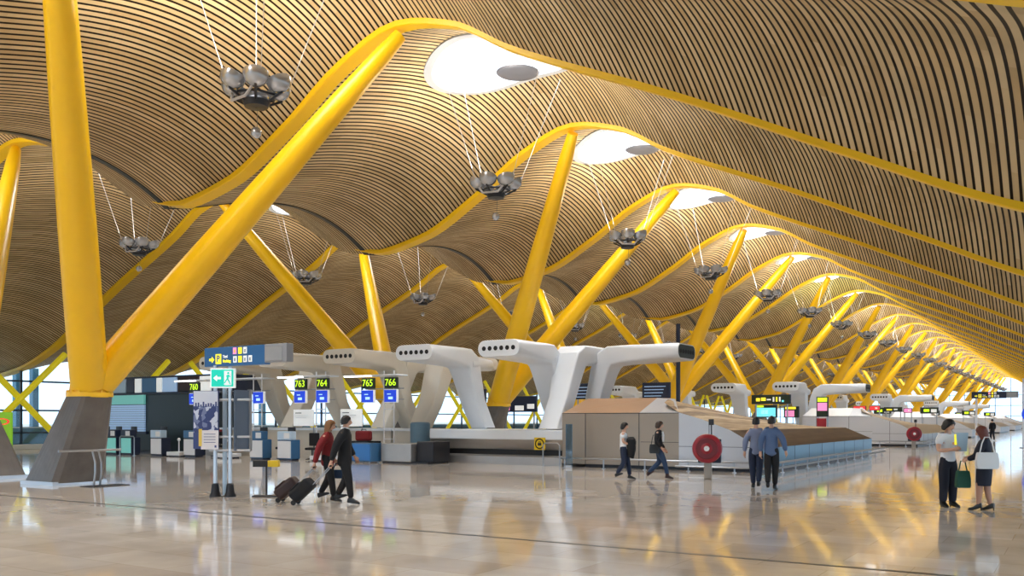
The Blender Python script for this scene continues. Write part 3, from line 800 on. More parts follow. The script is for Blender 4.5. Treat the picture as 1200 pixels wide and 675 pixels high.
# display stands with LED numbers
def display(xa, xb, ya, na, nb, lab, lamp=True, pole_at=None):
    t = thing('check_in_display', lab, 'display', (0,ya,0), 0, 'check-in display stands')
    px = xb-0.05
    P = MB().tube([(0,.12,0),(0,.12,3.75)],.028,8).lathe([(.08,0),(.08,.02),(.03,.03)],(0,.12,0),10).mesh('pole','white_panel')
    for dx in (-.42, .12): o = link('pole', P, t); o.location = (px+dx,0,0)
    r = MB()
    for z in (.9,1.35,2.15): r.tube([(px-.42,.12,z),(px+.12,.12,z)],.02,6)
    r.build('rung','white_panel', t)
    MB().tube([(min(xa,px-.42)-.25,.12,3.0),(xb+.6,.12,3.0)],.025,6).tube([(min(xa,px-.42)-.25,.12,2.55),(xb+.6,.12,2.55)],.02,6).build('crossbar','rail_metal', t)
    if lamp:
        MB().bevbox(xa-1.2,-.25,3.52,xb+.5,.5,3.58,.02).build('canopy','white_shell', t)
        MB().box(xa-1.1,-.28,3.5,xa+.4,-.2,3.56).build('light_tube','lamp_white', t)
    for x, n in ((xa,na),(xb,nb)):
        if n:
            p = MB().bevbox(x-.34,-.02,3.02,x+.34,.10,3.46,.02).build('number_panel','led_black', t)
            text_mesh('digits', n, .40, 'led_green', p, (x,-.03,3.24), (PI/2,0,0), bold=.0)
        s = MB().bevbox(x-.34,-.03,2.42,x+.34,.10,2.96,.02).build('screen_case','sign_white', t)
        MB().box(x-.32,-.045,2.44,x+.32,-.03,2.94).build('screen','screen_blue', s)
        b = MB(); b.box(x-.16,-.052,2.75,x+.04,-.045,2.79); b.box(x-.10,-.052,2.55,x+.14,-.045,2.66); b.build('screen_text','screen_pale', s)
    return t
display(-28.3,-27.0,27.5,'763','764','check-in display stand with lit numbers 763 and 764')
display(-25.3,-24.05,28.45,'765','766','check-in display stand with lit numbers 765 and 766')
display(-35.3,-30.9,27.5,'760',None,'check-in display stand with lit number 760, behind the totem')
# white notice boards
for x, lab in ((-29.2,'white notice board on posts above the two white desks'),(-26.35,'white notice board beside the walking man')):
    t = thing('notice_board', lab, 'board', (x,28.55,0), 0, 'white notice boards')
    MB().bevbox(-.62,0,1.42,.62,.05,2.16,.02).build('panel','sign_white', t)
    b = MB(); b.box(-.5,-.006,1.98,-.1,0,2.03); b.box(-.5,-.006,1.88,.3,0,1.90); b.box(-.5,-.006,1.80,.2,0,1.82); b.build('lines','sign_grey', t)
    for s in (-.58,.58): MB().tube([(s,.06,0),(s,.06,2.1)],.025,6).build('post','rail_metal', t)
t = thing('round_cabinet', 'blue grey rounded cabinet beside the counter under sign 766', 'cabinet', (-23.1,29.2,0)); MB().lathe([(.02,1.62),(.36,1.6),(.42,1.54),(.42,.05),(.02,.05)], n=24).build('cabinet_body','shutter_blue', t); MB().lathe([(.43,0),(.43,.08)], n=24, caps=True).build('plinth','navy', t); t.children[0].data.materials[0] = M['slate_cabinet']

# ------------------------------------------------------------------ kiosk on the left
t = thing('kiosk', 'black walled kiosk with a blue roller shutter at the left', 'kiosk', (0,0,0))
MB().bevbox(-44.2,28.5,.1,-36.6,32.0,3.0,.03).build('walls','dark_teal', t)
MB().box(-44.1,28.6,0,-36.7,31.9,.12).build('plinth','navy', t)
b = MB()
n = 12
for i in range(n):
    z = 1.1+i*.115; b.box(-44.0,28.40,z,-40.4,28.5,z+.10)
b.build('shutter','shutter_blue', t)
MB().box(-44.0,28.38,2.50,-40.4,28.5,2.98).build('shutter_box','teal_panel', t)
MB().box(-44.0,28.36,.98,-40.2,28.5,1.1).build('shutter_sill','navy', t)
MB().bevbox(-44.4,28.9,3.0,-35.0,31.5,3.95,.02).build('upper_frame','navy', t)
x = -44.3
for w_, m in ((1.8,'pale_blue'),(.7,'navy'),(.6,'sign_white'),(1.2,'blue_desk'),(.5,'sign_white'),(1.2,'shutter_blue'),(1.7,'leather_brown'),(.9,'sign_white')):
    MB().bevbox(x,28.82,3.12,x+w_-.08,28.9,3.85,.02).build('light_box', m, t); x += w_
t = thing('steel_barrier', 'thin steel hoop barrier standing right of the pale teal desks', 'barrier', (-38.1,26.0,0))
MB().tube([(-.75,0,0),(-.75,0,.85),(-.68,0,.92),(.3,0,.92),(.37,0,.85),(.37,0,0)],.025,8).build('hoop','rail_metal', t)
MB().lathe([(.08,0),(.08,.02)],(-.75,0,0),10,caps=True).lathe([(.08,0),(.08,.02)],(.37,0,0),10,caps=True).build('foot','rail_metal', t)

# green advertising panel, far left
t = thing('advert_panel', 'bright green advertising panel with a red ring mark at the left edge', 'panel', (-41.85,21.5,0), math.radians(32))
MB().bevbox(-.9,0,.1,.98,.12,2.05,.02).build('panel','ad_green', t); MB().box(-.85,-.1,0,.9,.22,.1).build('foot','steel', t)
b = MB(); b.rings([[(.55+r*.34*math.cos(2*PI*k/24),-.012,1.62+r*.15*math.sin(2*PI*k/24)) for r in (.72,1.0)] for k in range(24)], False, False, True)
b.build('ring_mark','led_red', t)

# facade struts in yellow with sunlight painted in (crossing pairs), base rail and outside pillars
k = 0
for i in range(-1, 22):
    y = 24.6+6.75*i
    t = thing('facade_strut', 'slim lemon yellow crossed strut by the left glass wall, %s from the camera' % (ORD[i+1]), 'strut', (-48.4,y,0), 0, 'lemon yellow facade struts')
    MB().tube([(0,-.7,5.4),(0,4.5,.15)],[.17,.17],10).build('strut','sunlit_yellow', t)
    MB().tube([(.15,4.3,5.4),(.15,-.9,.15)],[.17,.17],10).build('strut','sunlit_yellow', t)
    MB().box(-.25,4.2,0,.35,4.8,.25).build('foot','dark_concrete', t)
    MB().box(-.1,-1.2,0,.4,-.6,.25).build('foot','dark_concrete', t)
struct(MB().bevbox(-51.6,FY0+.3,0,-51.2,FY1-.4,.28,.03).build('baseboard_left','white_panel'))
for i, y in enumerate((31.5,32.6,40.0,41.1,52.0)):
    t = thing('pillar', 'dark blue pillar standing outside the left glass wall, %s from the camera' % ORD[i], 'pillar', (-58,y,-.32), 0, 'blue pillars outside the glass')
    MB().bevbox(-.25,-.2,0,.25,.2,5.4,.05).build('shaft','blue_panel', t); MB().box(-.3,-.25,0,.3,.25,.3).build('foot','dark_concrete', t)
t = thing('outside_parapet', 'blue parapet wall outside the left glass wall', 'wall', (-56,0,-.32)); MB().box(-.2,10,0,.2,120,1.5).build('wall_panel','blue_panel', t); MB().box(-.25,10,1.5,.25,120,1.58).build('coping','white_panel', t)

# leaning rail by the big column foot
t = thing('leaning_rail', 'bent steel leaning rail against the nearest dark concrete foot', 'rail', (-21.25,13.5,0))
MB().tube([(0,-.95,.92),(0,.75,.92)],.03,8).build('bar','rail_metal', t)
for y in (-.05,.12): MB().tube([(.05,y,0),(.12,y,.35),(.12,y,.62),(0,y,.90)],.025,8).build('leg','rail_metal', t)
MB().bevbox(-.15,-.3,0,.4,.75,.02,.005).build('foot_plate','dark_metal', t)

# ------------------------------------------------------------------ poster totem, exit sign, overhead sign
A32 = math.radians(32.47)
t = thing('poster_totem', 'steel pole totem carrying a photo poster and a slate side board', 'totem', (-15.98,13.2,0), A32)
for x, y in ((-.165,0),(.165,0)):
    MB().tube([(x,y,.05),(x,y,2.90)],.045,12).build('pole','steel', t)
    MB().lathe([(.13,0),(.13,.03),(.095,.10),(.075,.28),(.05,.30)],(x,y,0),14).build('foot','dark_metal', t)
MB().tube([(0,.14,.02),(0,.14,2.6)],.05,12).build('pole','pale_blue', t)
for z in (1.30,2.12): MB().bevbox(-.62,-.03,z,.62,.03,z+.05,.01).build('bracket','brushed_steel', t)
p = MB().bevbox(-.62,-.10,1.06,-.06,-.05,2.34,.01).build('poster','poster_navy', t)
MB().box(-.605,-.108,2.0,-.075,-.10,2.33).build('poster_head','poster_pale', p)
rn = random.Random(3)
MB().box(-.605,-.107,1.42,-.075,-.10,1.99).build('photo_collage','photo_collage', p)
b = MB()
for k in range(9):
    x = -.57+.055*k; b.box(x,-.112,1.97+rn.uniform(0,.03),x+.035,-.107,2.03+rn.uniform(0,.08))
b.build('skyline_print','poster_navy', p)
q = MB().box(-.44,-.118,1.05,-.06,-.10,1.47).build('notice','paper', p)
MB().box(-.49,-.119,1.12,-.42,-.101,1.50).build('yellow_strip','notice_yellow', p)
b = MB()
for z in (1.38,1.32,1.26,1.20): b.box(-.38,-.121,z,-.12,-.118,z+.012)
b.box(-.14,-.121,1.09,-.10,-.118,1.14); b.build('notice_lines','poster_navy', p)
b = MB(); b.add([(.26,-.06,1.02),(.46,.42,1.02),(.50,.39,1.02),(.30,-.09,1.02),(.26,-.06,2.36),(.46,.42,2.36),(.50,.39,2.36),(.30,-.09,2.36)],[(0,1,2,3),(4,5,6,7),(0,1,5,4),(1,2,6,5),(2,3,7,6),(3,0,4,7)])
b.build('side_board','slate_board', t)
MB().bevbox(.44,.34,1.0,.52,.46,2.38,.01).build('board_edge','sign_grey', t)
MB().bevbox(-.30,-.04,1.0,.62,.04,1.05,.01).build('shelf','brushed_steel', t)

t = thing('exit_sign', 'lit green emergency exit sign with white arrow on top of the totem', 'sign', (-15.92,13.20,2.40), A32)
MB().bevbox(-.27,-.14,0,.27,-.05,.43,.01).build('case','sign_white', t)
MB().box(-.24,-.15,.03,.24,-.14,.40).build('green_face','exit_green', t)
def arrow(mb, x, y, z, s, d, dirx=-1):
    poly = [(0,0),(.5,.42),(.5,.16),(1.0,.16),(1.0,-.16),(.5,-.16),(.5,-.42)]
    P = [(x+(-dirx)*(px-.5)*s, z+pz*s) for px,pz in poly]
    mb.prism(P, y, y+d, 'xz')
b = MB(); arrow(b,-.115,-.156,.215,.17,.006,-1); b.build('arrow','sign_white', t)
b = MB()   # running figure in a doorway
b.prism([(.04,.06),(.20,.06),(.20,.37),(.04,.37)],-.156,-.150,'xz'); b.build('door_mark','sign_white', t)
b = MB(); b.ball((.13,-.158,.325),.024,10,6,(1,.3,1))
for a_,c_,r_ in (((.13,.29),(.115,.20),.022),((.115,.20),(.075,.15),.014),((.075,.15),(.05,.10),.012),((.115,.20),(.15,.14),.014),((.15,.14),(.17,.08),.012),((.13,.28),(.08,.25),.011),((.13,.28),(.175,.24),.011)):
    b.tube([(a_[0],-.158,a_[1]),(c_[0],-.158,c_[1])], r_, 6)
b.build('running_figure','exit_green', t)

def direction_sign(x, y, z, lab, s=1.0, lit=True):
    t = thing('direction_sign', lab, 'sign', (x,y,z)); t.scale = (s,s,s)
    MB().bevbox(0,-.10,0,1.95,.06,.42,.015).build('blue_panel', 'sign_blue' if lit else 'navy', t)
    MB().bevbox(1.95,-.12,0.03,2.62,.08,.42,.02).build('grey_box','sign_grey', t)
    MB().bevbox(2.0,-.14,.06,2.5,-.11,.36,.02).build('grey_lid','brushed_steel', t)
    MB().box(.05,.06,.05,2.5,.14,.12).build('back_rail','rail_metal', t)
    b = MB(); arrow(b,.26,-.108,.15,.17,.006,1); b.build('arrow','sign_yellow', t)
    q = MB().box(.39,-.108,.05,.57,-.10,.27).build('parking_pictogram','sign_yellow', t)
    text_mesh('pictogram_letter','P',.20,'sign_blue',q,(.48,-.112,.16),(PI/2,0,0),bold=.004)
    text_mesh('lettering','Taxi',.085,'sign_white',t,(.63,-.106,.205),(PI/2,0,0),'LEFT',.003)
    text_mesh('lettering','Parking',.085,'sign_yellow',t,(.63,-.106,.105),(PI/2,0,0),'LEFT',.003)
    for x_, z_, m in ((1.01,.32,'led_pink'),(1.18,.32,'sign_yellow'),(1.34,.32,'sign_white'),(1.02,.135,'sign_white'),(1.18,.135,'sign_yellow'),(1.34,.135,'sign_white'),(1.50,.135,'sign_white')):
        g_ = MB().box(x_-.055,-.107,z_-.07,x_+.055,-.10,z_+.07).build('pictogram', m, t)
        MB().box(x_-.02,-.112,z_-.045,x_+.02,-.106,z_+.03).build('pictogram_mark','sign_grey' if m == 'sign_white' else 'sign_orange', g_)
    return t
direction_sign(-16.5, 13.22, 2.88, 'long blue direction sign with yellow parking arrow above the green exit sign')
direction_sign(-5.55, 61.0, 3.0, 'distant dark direction sign hanging at the far right', 0.95, False)
t = thing('sign_pole', 'slim white pole under the distant direction sign', 'pole', (-5.3,61.0,0)); MB().tube([(0,0,0),(0,0,3.0)],.06,8).build('shaft','white_panel', t); MB().lathe([(.2,0),(.2,.04)], n=12, caps=True).build('foot','steel', t)
t = thing('round_sign', 'round blue sign on a white pole at the right frame edge', 'sign', (-2.55,62,0), 0.4)
MB().tube([(-.3,0.1,0),(-.3,0.1,4.2)],.05,8).build('pole','white_panel', t); MB().lathe([(.01,-.03),(.42,-.03),(.42,.03),(.01,.03)],(.0,0,2.05),28,'y').build('disc','screen_blue', t); MB().lathe([(.2,0),(.2,.04)],(-.3,.1,0),12,caps=True).build('foot','steel', t)

# low stand behind the suitcases
t = thing('queue_stand', 'low black stand with a yellow ended top left of the suitcases', 'stand', (-15.2,13.75,0), A32)
MB().bevbox(-.28,-.09,.66,.05,.09,.80,.01).build('black_top','black_rubber', t)
MB().bevbox(.05,-.09,.66,.28,.09,.80,.01).build('yellow_end','yellow_plate', t)
MB().tube([(0,0,.02),(0,0,.67)],.022,8).build('post','dark_metal', t); MB().bevbox(-.28,-.16,0,.28,.16,.03,.01).build('foot_plate','dark_metal', t)
# blue glass blade and hoop
t = thing('glass_blade', 'slim blue glass blade post left of the beige enclosure', 'post', (-15.15,27.55,0))
MB().bevbox(-.13,-.02,.06,.13,.02,1.55,.005).build('blade','blue_glass', t); MB().bevbox(-.13,-.04,0,.13,.04,.10,.01).build('clamp','steel', t)
t = thing('steel_barrier', 'small steel hoop barrier at the right end of the conveyor', 'barrier', (-16.0,27.7,0))
MB().tube([(-.3,0,0),(-.3,0,.78),(-.22,0,.86),(.3,0,.86),(.38,0,.78),(.38,0,0)],.025,8).build('hoop','rail_metal', t)
# yellow round symbol plate
t = thing('belt_sign', 'yellow plate with a dark ring symbol on the conveyor front', 'sign', (-16.95,28.58,.80))
MB().bevbox(-.24,-.03,-.22,.24,.0,.24,.01).build('plate','yellow_plate', t)
b = MB(); b.rings([[(r*math.cos(2*PI*k/24),-.035,.01+r*math.sin(2*PI*k/24)) for r in (.15,.20)] for k in range(24)], False, False, True); b.box(-.08,-.04,-.06,.08,-.03,.04); b.tube([(-.04,-.035,.04),(-.04,-.035,.09),(.04,-.035,.09),(.04,-.035,.04)],.012,5); b.build('symbol','dark_metal', t)
# dark mast
t = thing('mast', 'tall dark mast rising behind the right-pointing air duct', 'mast', (-17.3,43.0,0)); MB().tube([(0,0,0),(0,0,6.6)],.11,10).build('shaft','navy', t); MB().lathe([(.3,0),(.3,.06)], n=14, caps=True).build('foot','steel', t)

# ------------------------------------------------------------------ far information boards and screens
def board(x, y, z, w_, h_, lab, face, marks, pole=True, rz=0.0):
    t = thing('information_board', lab, 'board', (x,y,0), rz)
    MB().bevbox(-w_/2,-.08,z,w_/2,.08,z+h_,.02).build('case', 'navy', t)
    MB().box(-w_/2+.05,-.09,z+.05,w_/2-.05,-.08,z+h_-.05).build('face', face, t)
    by = {}
    for (u, v, du, dv, m) in marks:
        by.setdefault(m, MB()).box(-w_/2+u*w_,-.10,z+v*h_,-w_/2+(u+du)*w_,-.09,z+(v+dv)*h_)
    for m, b_ in by.items(): b_.build('mark', m, t)
    for s in (-w_*.4, w_*.4): MB().tube([(s,.1,0),(s,.1,z+h_*.6)],.05,6).build('post','rail_metal', t)
    return t
rn = random.Random(5)
rows = [(.08,.12+.2*r,rn.uniform(.3,.8),.05,'shutter_blue') for r in range(4)]
board(-21.5,50.0,3.0,1.8,.95,'dark blue departures board right of the white air ducts, behind the ramp','navy',rows)
board(-26.3,50.0,3.0,1.5,1.0,'dark blue departures board seen between air duct and beige enclosure','navy',rows)
board(-33.0,48.0,2.5,.9,1.2,'upright monitor with a bright blue picture behind the left white duct','navy',[(.1,.3,.8,.5,'screen_blue'),(.2,.45,.5,.2,'led_cyan')])
board(-30.0,48.0,2.2,2.6,1.0,'dark board with pink and white notices behind the leaning column foot','navy',[(.05,.1,.2,.4,'led_pink'),(.4,.1,.25,.3,'sign_white'),(.75,.2,.2,.3,'sign_white')])
board(-17.3,59.3,2.75,2.6,.62,'black overhead board with yellow arrow and white pictograms above the two men','led_black',
      [(.12,.3,.10,.35,'led_yellow'),(.25,.35,.12,.35,'led_yellow'),(.40,.4,.10,.15,'sign_white'),(.55,.25,.04,.5,'sign_white'),(.63,.25,.04,.5,'sign_yellow'),(.71,.25,.04,.5,'sign_white'),(.78,.2,.05,.2,'led_cyan')])
board(-17.9,60.2,1.85,1.5,.85,'bright cyan screen under the black overhead board','led_black',[(.06,.08,.88,.7,'led_cyan'),(.1,.82,.3,.14,'led_green'),(.3,.3,.3,.3,'sign_white')])
board(-16.2,60.2,1.85,1.0,.75,'pink screen with yellow header right of the cyan screen','led_black',[(.1,.08,.6,.55,'led_pink'),(.1,.75,.7,.2,'led_yellow')])
board(-14.1,59.8,1.9,.75,1.3,'green numbered display with pink screen above a red panel','led_black',[(.1,.75,.8,.2,'led_green'),(.1,.3,.8,.4,'led_pink')])
t = thing('red_panel', 'upright red panel under the green numbered display', 'panel', (-14.1,59.5,0)); MB().bevbox(-.3,0,.1,.3,.08,1.8,.02).build('panel','red_paint', t); MB().box(-.35,-.1,0,.35,.2,.1).build('foot','steel', t)
for i,(x,y,z,m,w_,lab) in enumerate(((-16.2,82,2.5,'led_red',1.1,'low red lit sign above the second enclosure, left one'),(-14.95,82,2.5,'led_red',.9,'low red lit sign above the second enclosure, right one'),
      (-13.8,84,2.4,'led_yellow',1.5,'black board with yellow lit text above the pale far enclosure'),(-12.6,84,2.3,'led_pink',.7,'pink lit screen beside the far yellow text board'))):
    board(x,y,z,w_,.42,lab,'led_black' if m=='led_yellow' else m,[(.15,.3,.3,.3,m),(.55,.35,.2,.3,'sign_white')])
for i in range(2,5):
    yo = OFF[i]
    for q in range(3):
        board(-20.5+q*4.2, 60+yo-33.3, 2.3, 1.6, .6, 'far check-in screen with green digits, %s island, %s from the left' % (ORD[i],['first','second','third'][q]), 'led_black', [(.2,.3,.3,.4,'led_green'),(.6,.2,.3,.5,'sign_white')])

# ================================================================== people
def skin_mesh(V, Ed, R, sub=2):
    """V: name->pos, Ed: list of (a,b), R: name->(rx,ry) radius"""
    names = list(V); ix = {n:i for i,n in enumerate(names)}
    me = bpy.data.meshes.new('tmp'); me.from_pydata([V[n] for n in names], [(ix[a],ix[b]) for a,b in Ed], [])
    o = bpy.data.objects.new('tmp', me); COL.objects.link(o)
    md = o.modifiers.new('s','SKIN'); md.use_smooth_shade = True; md.branch_smoothing = 0.4
    if not me.skin_vertices: raise RuntimeError('no skin layer')
    sv = me.skin_vertices[0].data
    for n in names:
        r = R[n]; r = (r, r) if isinstance(r, (int,float)) else r
        sv[ix[n]].radius = r; sv[ix[n]].use_root = False
    sv[0].use_root = True
    s = o.modifiers.new('ss','SUBSURF'); s.levels = sub; s.render_levels = sub
    dg = bpy.context.evaluated_depsgraph_get()
    out = bpy.data.meshes.new_from_object(o.evaluated_get(dg))
    vs = [tuple(v.co) for v in out.vertices]; fs = [tuple(p.vertices) for p in out.polygons]
    bpy.data.objects.remove(o); bpy.data.meshes.remove(me); bpy.data.meshes.remove(out)
    return vs, fs

def v3(*a): return Vector(a)
def person(label, loc, rz, H, pose, wear, group=None):
    t = thing('person', label, 'person', loc, rz, group)
    J = dict(P=(0,0,.525), B=(0,.005,.62), C=(0,.0,.735), N0=(0,-.005,.818), N1=(0,.004,.865), HC=(0,.012,.90),
             SL=(-.098,-.005,.80), SR=(.098,-.005,.80), EL=(-.125,-.02,.64), ER=(.125,-.02,.64), WL=(-.125,.02,.505), WR=(.125,.02,.505),
             HL=(-.052,0,.50), HR=(.052,0,.50), KL=(-.052,.01,.285), KR=(.052,.01,.285), AL=(-.052,-.01,.048), AR=(.052,-.01,.048))
    J.update(pose.get('j', {}))
    J = {k: Vector(p)*H for k,p in J.items()}
    w = wear.get('w', 1.0)
    R = dict(P=(.070*w,.050), B=(.072*w,.056), C=(.088*w,.062), N0=(.055,.045), N1=(.030,.032), HC=(.030,.032),
             SL=.041, SR=.041, EL=.026, ER=.026, WL=.0175, WR=.0175, HL=.054, HR=.054, KL=.034, KR=.034, AL=.021, AR=.021)
    for k in ('B','C'): R[k] = (R[k][0]*.84, R[k][1]*.80)
    for k in ('SL','SR'): R[k] = .032
    for k in ('HL','HR'): R[k] = .044
    R = {k: tuple(x*H for x in r) if isinstance(r, tuple) else r*H for k,r in R.items()}
    E_ = [('P','B'),('B','C'),('C','N0'),('N0','N1'),('N1','HC'),('C','SL'),('SL','EL'),('EL','WL'),('C','SR'),('SR','ER'),('ER','WR'),
          ('P','HL'),('HL','KL'),('KL','AL'),('P','HR'),('HR','KR'),('KR','AR')]
    body = MB(); vs, fs = skin_mesh(J, E_, R); body.add(vs, fs, True)
    # head: ellipsoid with brow, nose, chin; turned by pose['turn'], nodded by pose['nod']
    Mh = Matrix.Translation(J['HC']+Vector((0,.006*H,.028*H))) @ Matrix.Rotation(pose.get('turn',0),4,'Z') @ Matrix.Rotation(-pose.get('nod',0),4,'X')
    hv = []; hf = []; n, m = 20, 16
    for i in range(m+1):
        ph = PI*i/m
        for k in range(n):
            th = 2*PI*k/n
            x = .043*math.sin(ph)*math.cos(th); y = .053*math.sin(ph)*math.sin(th); z = -.066*math.cos(ph)
            if z < -.015: f = 1-.35*((-.015-z)/.051)**1.4; x *= f; y = y*(f+.08) if y > 0 else y*f
            if y > .03:
                if abs(x) < .009 and -.030 < z < .006: y += .015*(1-abs(x)/.012)*(1.0 if z < -.012 else .6)   # nose
                if abs(x) < .028 and .0 < z < .016: y -= .003                                               # eye sockets
                if abs(x) < .012 and z < -.05: y += .006                                                    # chin
            hv.append(Mh @ (Vector((x,y,z))*H))
    for i in range(m):
        for k in range(n): hf.append((i*n+k, i*n+(k+1)%n, (i+1)*n+(k+1)%n, (i+1)*n+k))
    body.add(hv, hf, True)
    for s in (-1,1):   # ears
        eb = MB().ball((s*.043,-.004,-.008), .013, 8, 6, (.35,.7,1.2)); body.add([Mh @ (Vector(p)*H) for p in eb.v], eb.f, True)
    # hands with five fingers
    for side in ('L','R'):
        s = -1 if side == 'L' else 1
        W = J['W'+side]; d = (W-J['E'+side]).normalized(); d = (d + Vector(pose.get('hd'+side,(0,0,0)))).normalized()
        side_v = Vector((s,0,0)); side_v = (side_v - d*side_v.dot(d)).normalized(); fw = side_v.cross(d).normalized()
        if fw.y < 0: fw = -fw
        nrm = side_v   # palm faces the thigh; fingers spread along fw
        def hp(a, b, c): return W + (d*a + fw*b + nrm*c)*H
        body.tube([hp(-.012,0,0),hp(.015,0,0),hp(.040,0,0),hp(.055,0,0)], [.016*H,.019*H,.021*H,.016*H], 8)
        curl = pose.get('curl'+side, .35)
        for q,(off,ln) in enumerate(((-.016,.036),(-.0055,.044),(.005,.047),(.0155,.041))):
            p0 = hp(.048,off,0); a1 = curl*.6; a2 = curl*1.5; a3 = curl*2.3
            seg = ln/3; p1 = p0+(d*math.cos(a1)-nrm*math.sin(a1))*seg*1.2*H; p2 = p1+(d*math.cos(a2)-nrm*math.sin(a2))*seg*H; p3 = p2+(d*math.cos(a3)-nrm*math.sin(a3))*seg*.8*H
            body.tube([p0,p1,p2,p3], [.0058*H,.0054*H,.005*H,.0036*H], 6)
        body.tube([hp(.012,.014,0),hp(.030,.026,-.004),hp(.046,.028,-.010)], [.0075*H,.0062*H,.0045*H], 6)
        J['G'+side] = hp(.062,0,-.006)
    bo = body.build('body','skin', t)
    # face details
    for s in (-1,1):
        e_ = MB().ball((s*.018,.0445,.006), .0065, 8, 6, (1.2,.6,.7)); e_.v = [tuple(Mh @ (Vector(p)*H)) for p in e_.v]; e_.build('eye','eye_dark', bo)
        e_ = MB().tube([(s*.010,.0505,.018),(s*.019,.049,.0205),(s*.028,.044,.018)], .0022, 5); e_.v = [tuple(Mh @ (Vector(p)*H)) for p in e_.v]; e_.build('eyebrow', wear.get('hair','hair_black'), bo)
    e_ = MB().ball((0,.0455,-.034), .0095, 8, 6, (1.3,.5,.42)); e_.v = [tuple(Mh @ (Vector(p)*H)) for p in e_.v]; e_.build('mouth','lip', bo)
    # hair
    hs = wear.get('hairstyle','short'); hb = MB(); n, m = 22, 14; rings = []
    for i in range(m+1):
        q = i/m; ring = []
        for k in range(n):
            th = 2*PI*k/n; front = math.sin(th)          # +1 at the face
            low = {'short': -.012-.028*(1-front)*.5, 'bob': -.060, 'long': -.12}[hs]
            lim = .026 if front > .55 else (.026+(low-.026)*min(1,(.55-front)/.5) if front > .05 else low)
            z = .074+(lim-.074)*q
            zz = max(min(z/.074,1),-1)
            rad = math.sqrt(max(0,1-zz*zz)) if z > 0 else 1.0
            puff = {'short':1.10,'bob':1.28,'long':1.2}[hs]
            if z < 0 and hs == 'bob': puff *= 1+.10*math.sin(-z/.06*PI)
            if z < -.05 and hs == 'long': puff *= .95
            jx = 1+.025*math.sin(7*th+3*i)
            y = .056*puff*rad*math.sin(th)*jx - .006
            if q > .85 and front <= .05: y *= .95
            ring.append(Mh @ (Vector((.047*puff*rad*math.cos(th)*jx, y, z))*H))
        rings.append(ring)
    hb.rings(rings, True, True)
    hb.build('hair', wear.get('hair','hair_black'), t)
    # clothes
    def sub(names, edges, rr, name, m, extra=None):
        V = {k: J[k] for k in names}; RR = {k: tuple(x*H for x in rr[k]) if isinstance(rr[k], tuple) else rr[k]*H for k in names}
        if extra: V.update(extra[0]); RR.update(extra[1])
        a, b_ = skin_mesh(V, edges, RR); mb = MB(); mb.add(a, b_, True); return mb.build(name, m, t)
    top = wear['top']; sl = wear.get('sleeve','long'); gx = wear.get('bulk',1.0)*1.14
    hem = J['P'] + (J['P']-J['B']).normalized()*(wear.get('hem',0.0)+.035)*H
    rr = dict(C=(.098*w*gx,.072*gx), SL=.055*gx, SR=.055*gx, EL=.036*gx, ER=.036*gx, B=(.086*w*gx,.070*gx), N0=(.074,.060))
    ed = [('B','C'),('C','N0'),('C','SL'),('SL','EL'),('C','SR'),('SR','ER'),('B','HM')]
    nm = ['B','C','N0','SL','SR','EL','ER']
    ex = [{'HM': hem}, {'HM': (.096*w*gx*H,.076*gx*H)}]
    if sl == 'long':
        for s in 'LR':
            cuff = J['W'+s].lerp(J['E'+s], .06); ex[0]['CF'+s] = cuff; ex[1]['CF'+s] = .027*gx*H; ed.append(('E'+s,'CF'+s))
    else:
        for s in 'LR': rr['E'+s] = .034
        J_save = {s: J['E'+s].copy() for s in 'LR'}
        for s in 'LR': J['E'+s] = J['S'+s].lerp(J['E'+s], .62)
    sub(nm, ed, rr, wear.get('topname','jacket'), top, ex)
    if sl != 'long':
        for s in 'LR': J['E'+s] = J_save[s]
    if 'shirt' in wear:   # visible shirt front, slim wedge on the chest
        mb = MB(); c = J['C']; f = .080*gx*H
        pts = [(-.028,.0,.075),(.028,.0,.075),(.040,.012,.02),(.030,.012,-.10),(-.030,.012,-.10),(-.040,.012,.02)]
        mb.add([(c.x+p[0]*H, c.y+f-.012*H+p[1]*H, c.z+p[2]*H) for p in pts]+[(c.x+p[0]*H, c.y+f-.045*H, c.z+p[2]*H) for p in pts],
               [(0,1,2,3,4,5),(6,7,8,9,10,11)]+[(i,(i+1)%6,(i+1)%6+6,i+6) for i in range(6)], True); mb.build('shirt', wear['shirt'], t)
    if wear.get('collar'):
        mb = MB().lathe([(.040*H,0),(.046*H,.004*H),(.040*H,.026*H),(.034*H,.024*H)], tuple(J['N0']+Vector((0,.002*H,.018*H))), 14); mb.build('collar', wear['collar'], t)
    if 'bottom' in wear:
        k = wear.get('flare',1.0)
        rr = dict(P=(.098*w,.078), HL=.072, HR=.072, KL=.050*k, KR=.050*k, AL=.036*k, AR=.036*k)
        ed = [('P','HL'),('HL','KL'),('KL','AL'),('P','HR'),('HR','KR'),('KR','AR')]
        sub(['P','HL','HR','KL','KR','AL','AR'], ed+[('P','WS')], rr, 'trousers', wear['bottom'], [{'WS': J['P']+Vector((0,0,.09*H))},{'WS':(.090*w*H,.070*H)}])
    if 'skirt' in wear:
        mb = MB(); rings = []
        for z,rx,ry in ((.60,.080,.064),(.55,.092,.074),(.48,.104,.084),(.40,.104,.082),(.33,.100,.080),(.30,.098,.078),(.30,.090,.070)):
            f = max(0,(.55-z)); cxx = (J['KL'].x+J['KR'].x)/2*min(1,f*3); cy = (J['KL'].y+J['KR'].y)/2*min(1,f*3)
            rings.append([(J['P'].x+cxx+rx*w*H*math.cos(2*PI*q/24), J['P'].y+cy+ry*H*math.sin(2*PI*q/24), z*H) for q in range(24)])
        mb.rings(rings, True, True).build('skirt', wear['skirt'], t)
        # bare legs show: darker stockings
        ed = [('K'+s,'A'+s) for s in 'LR']
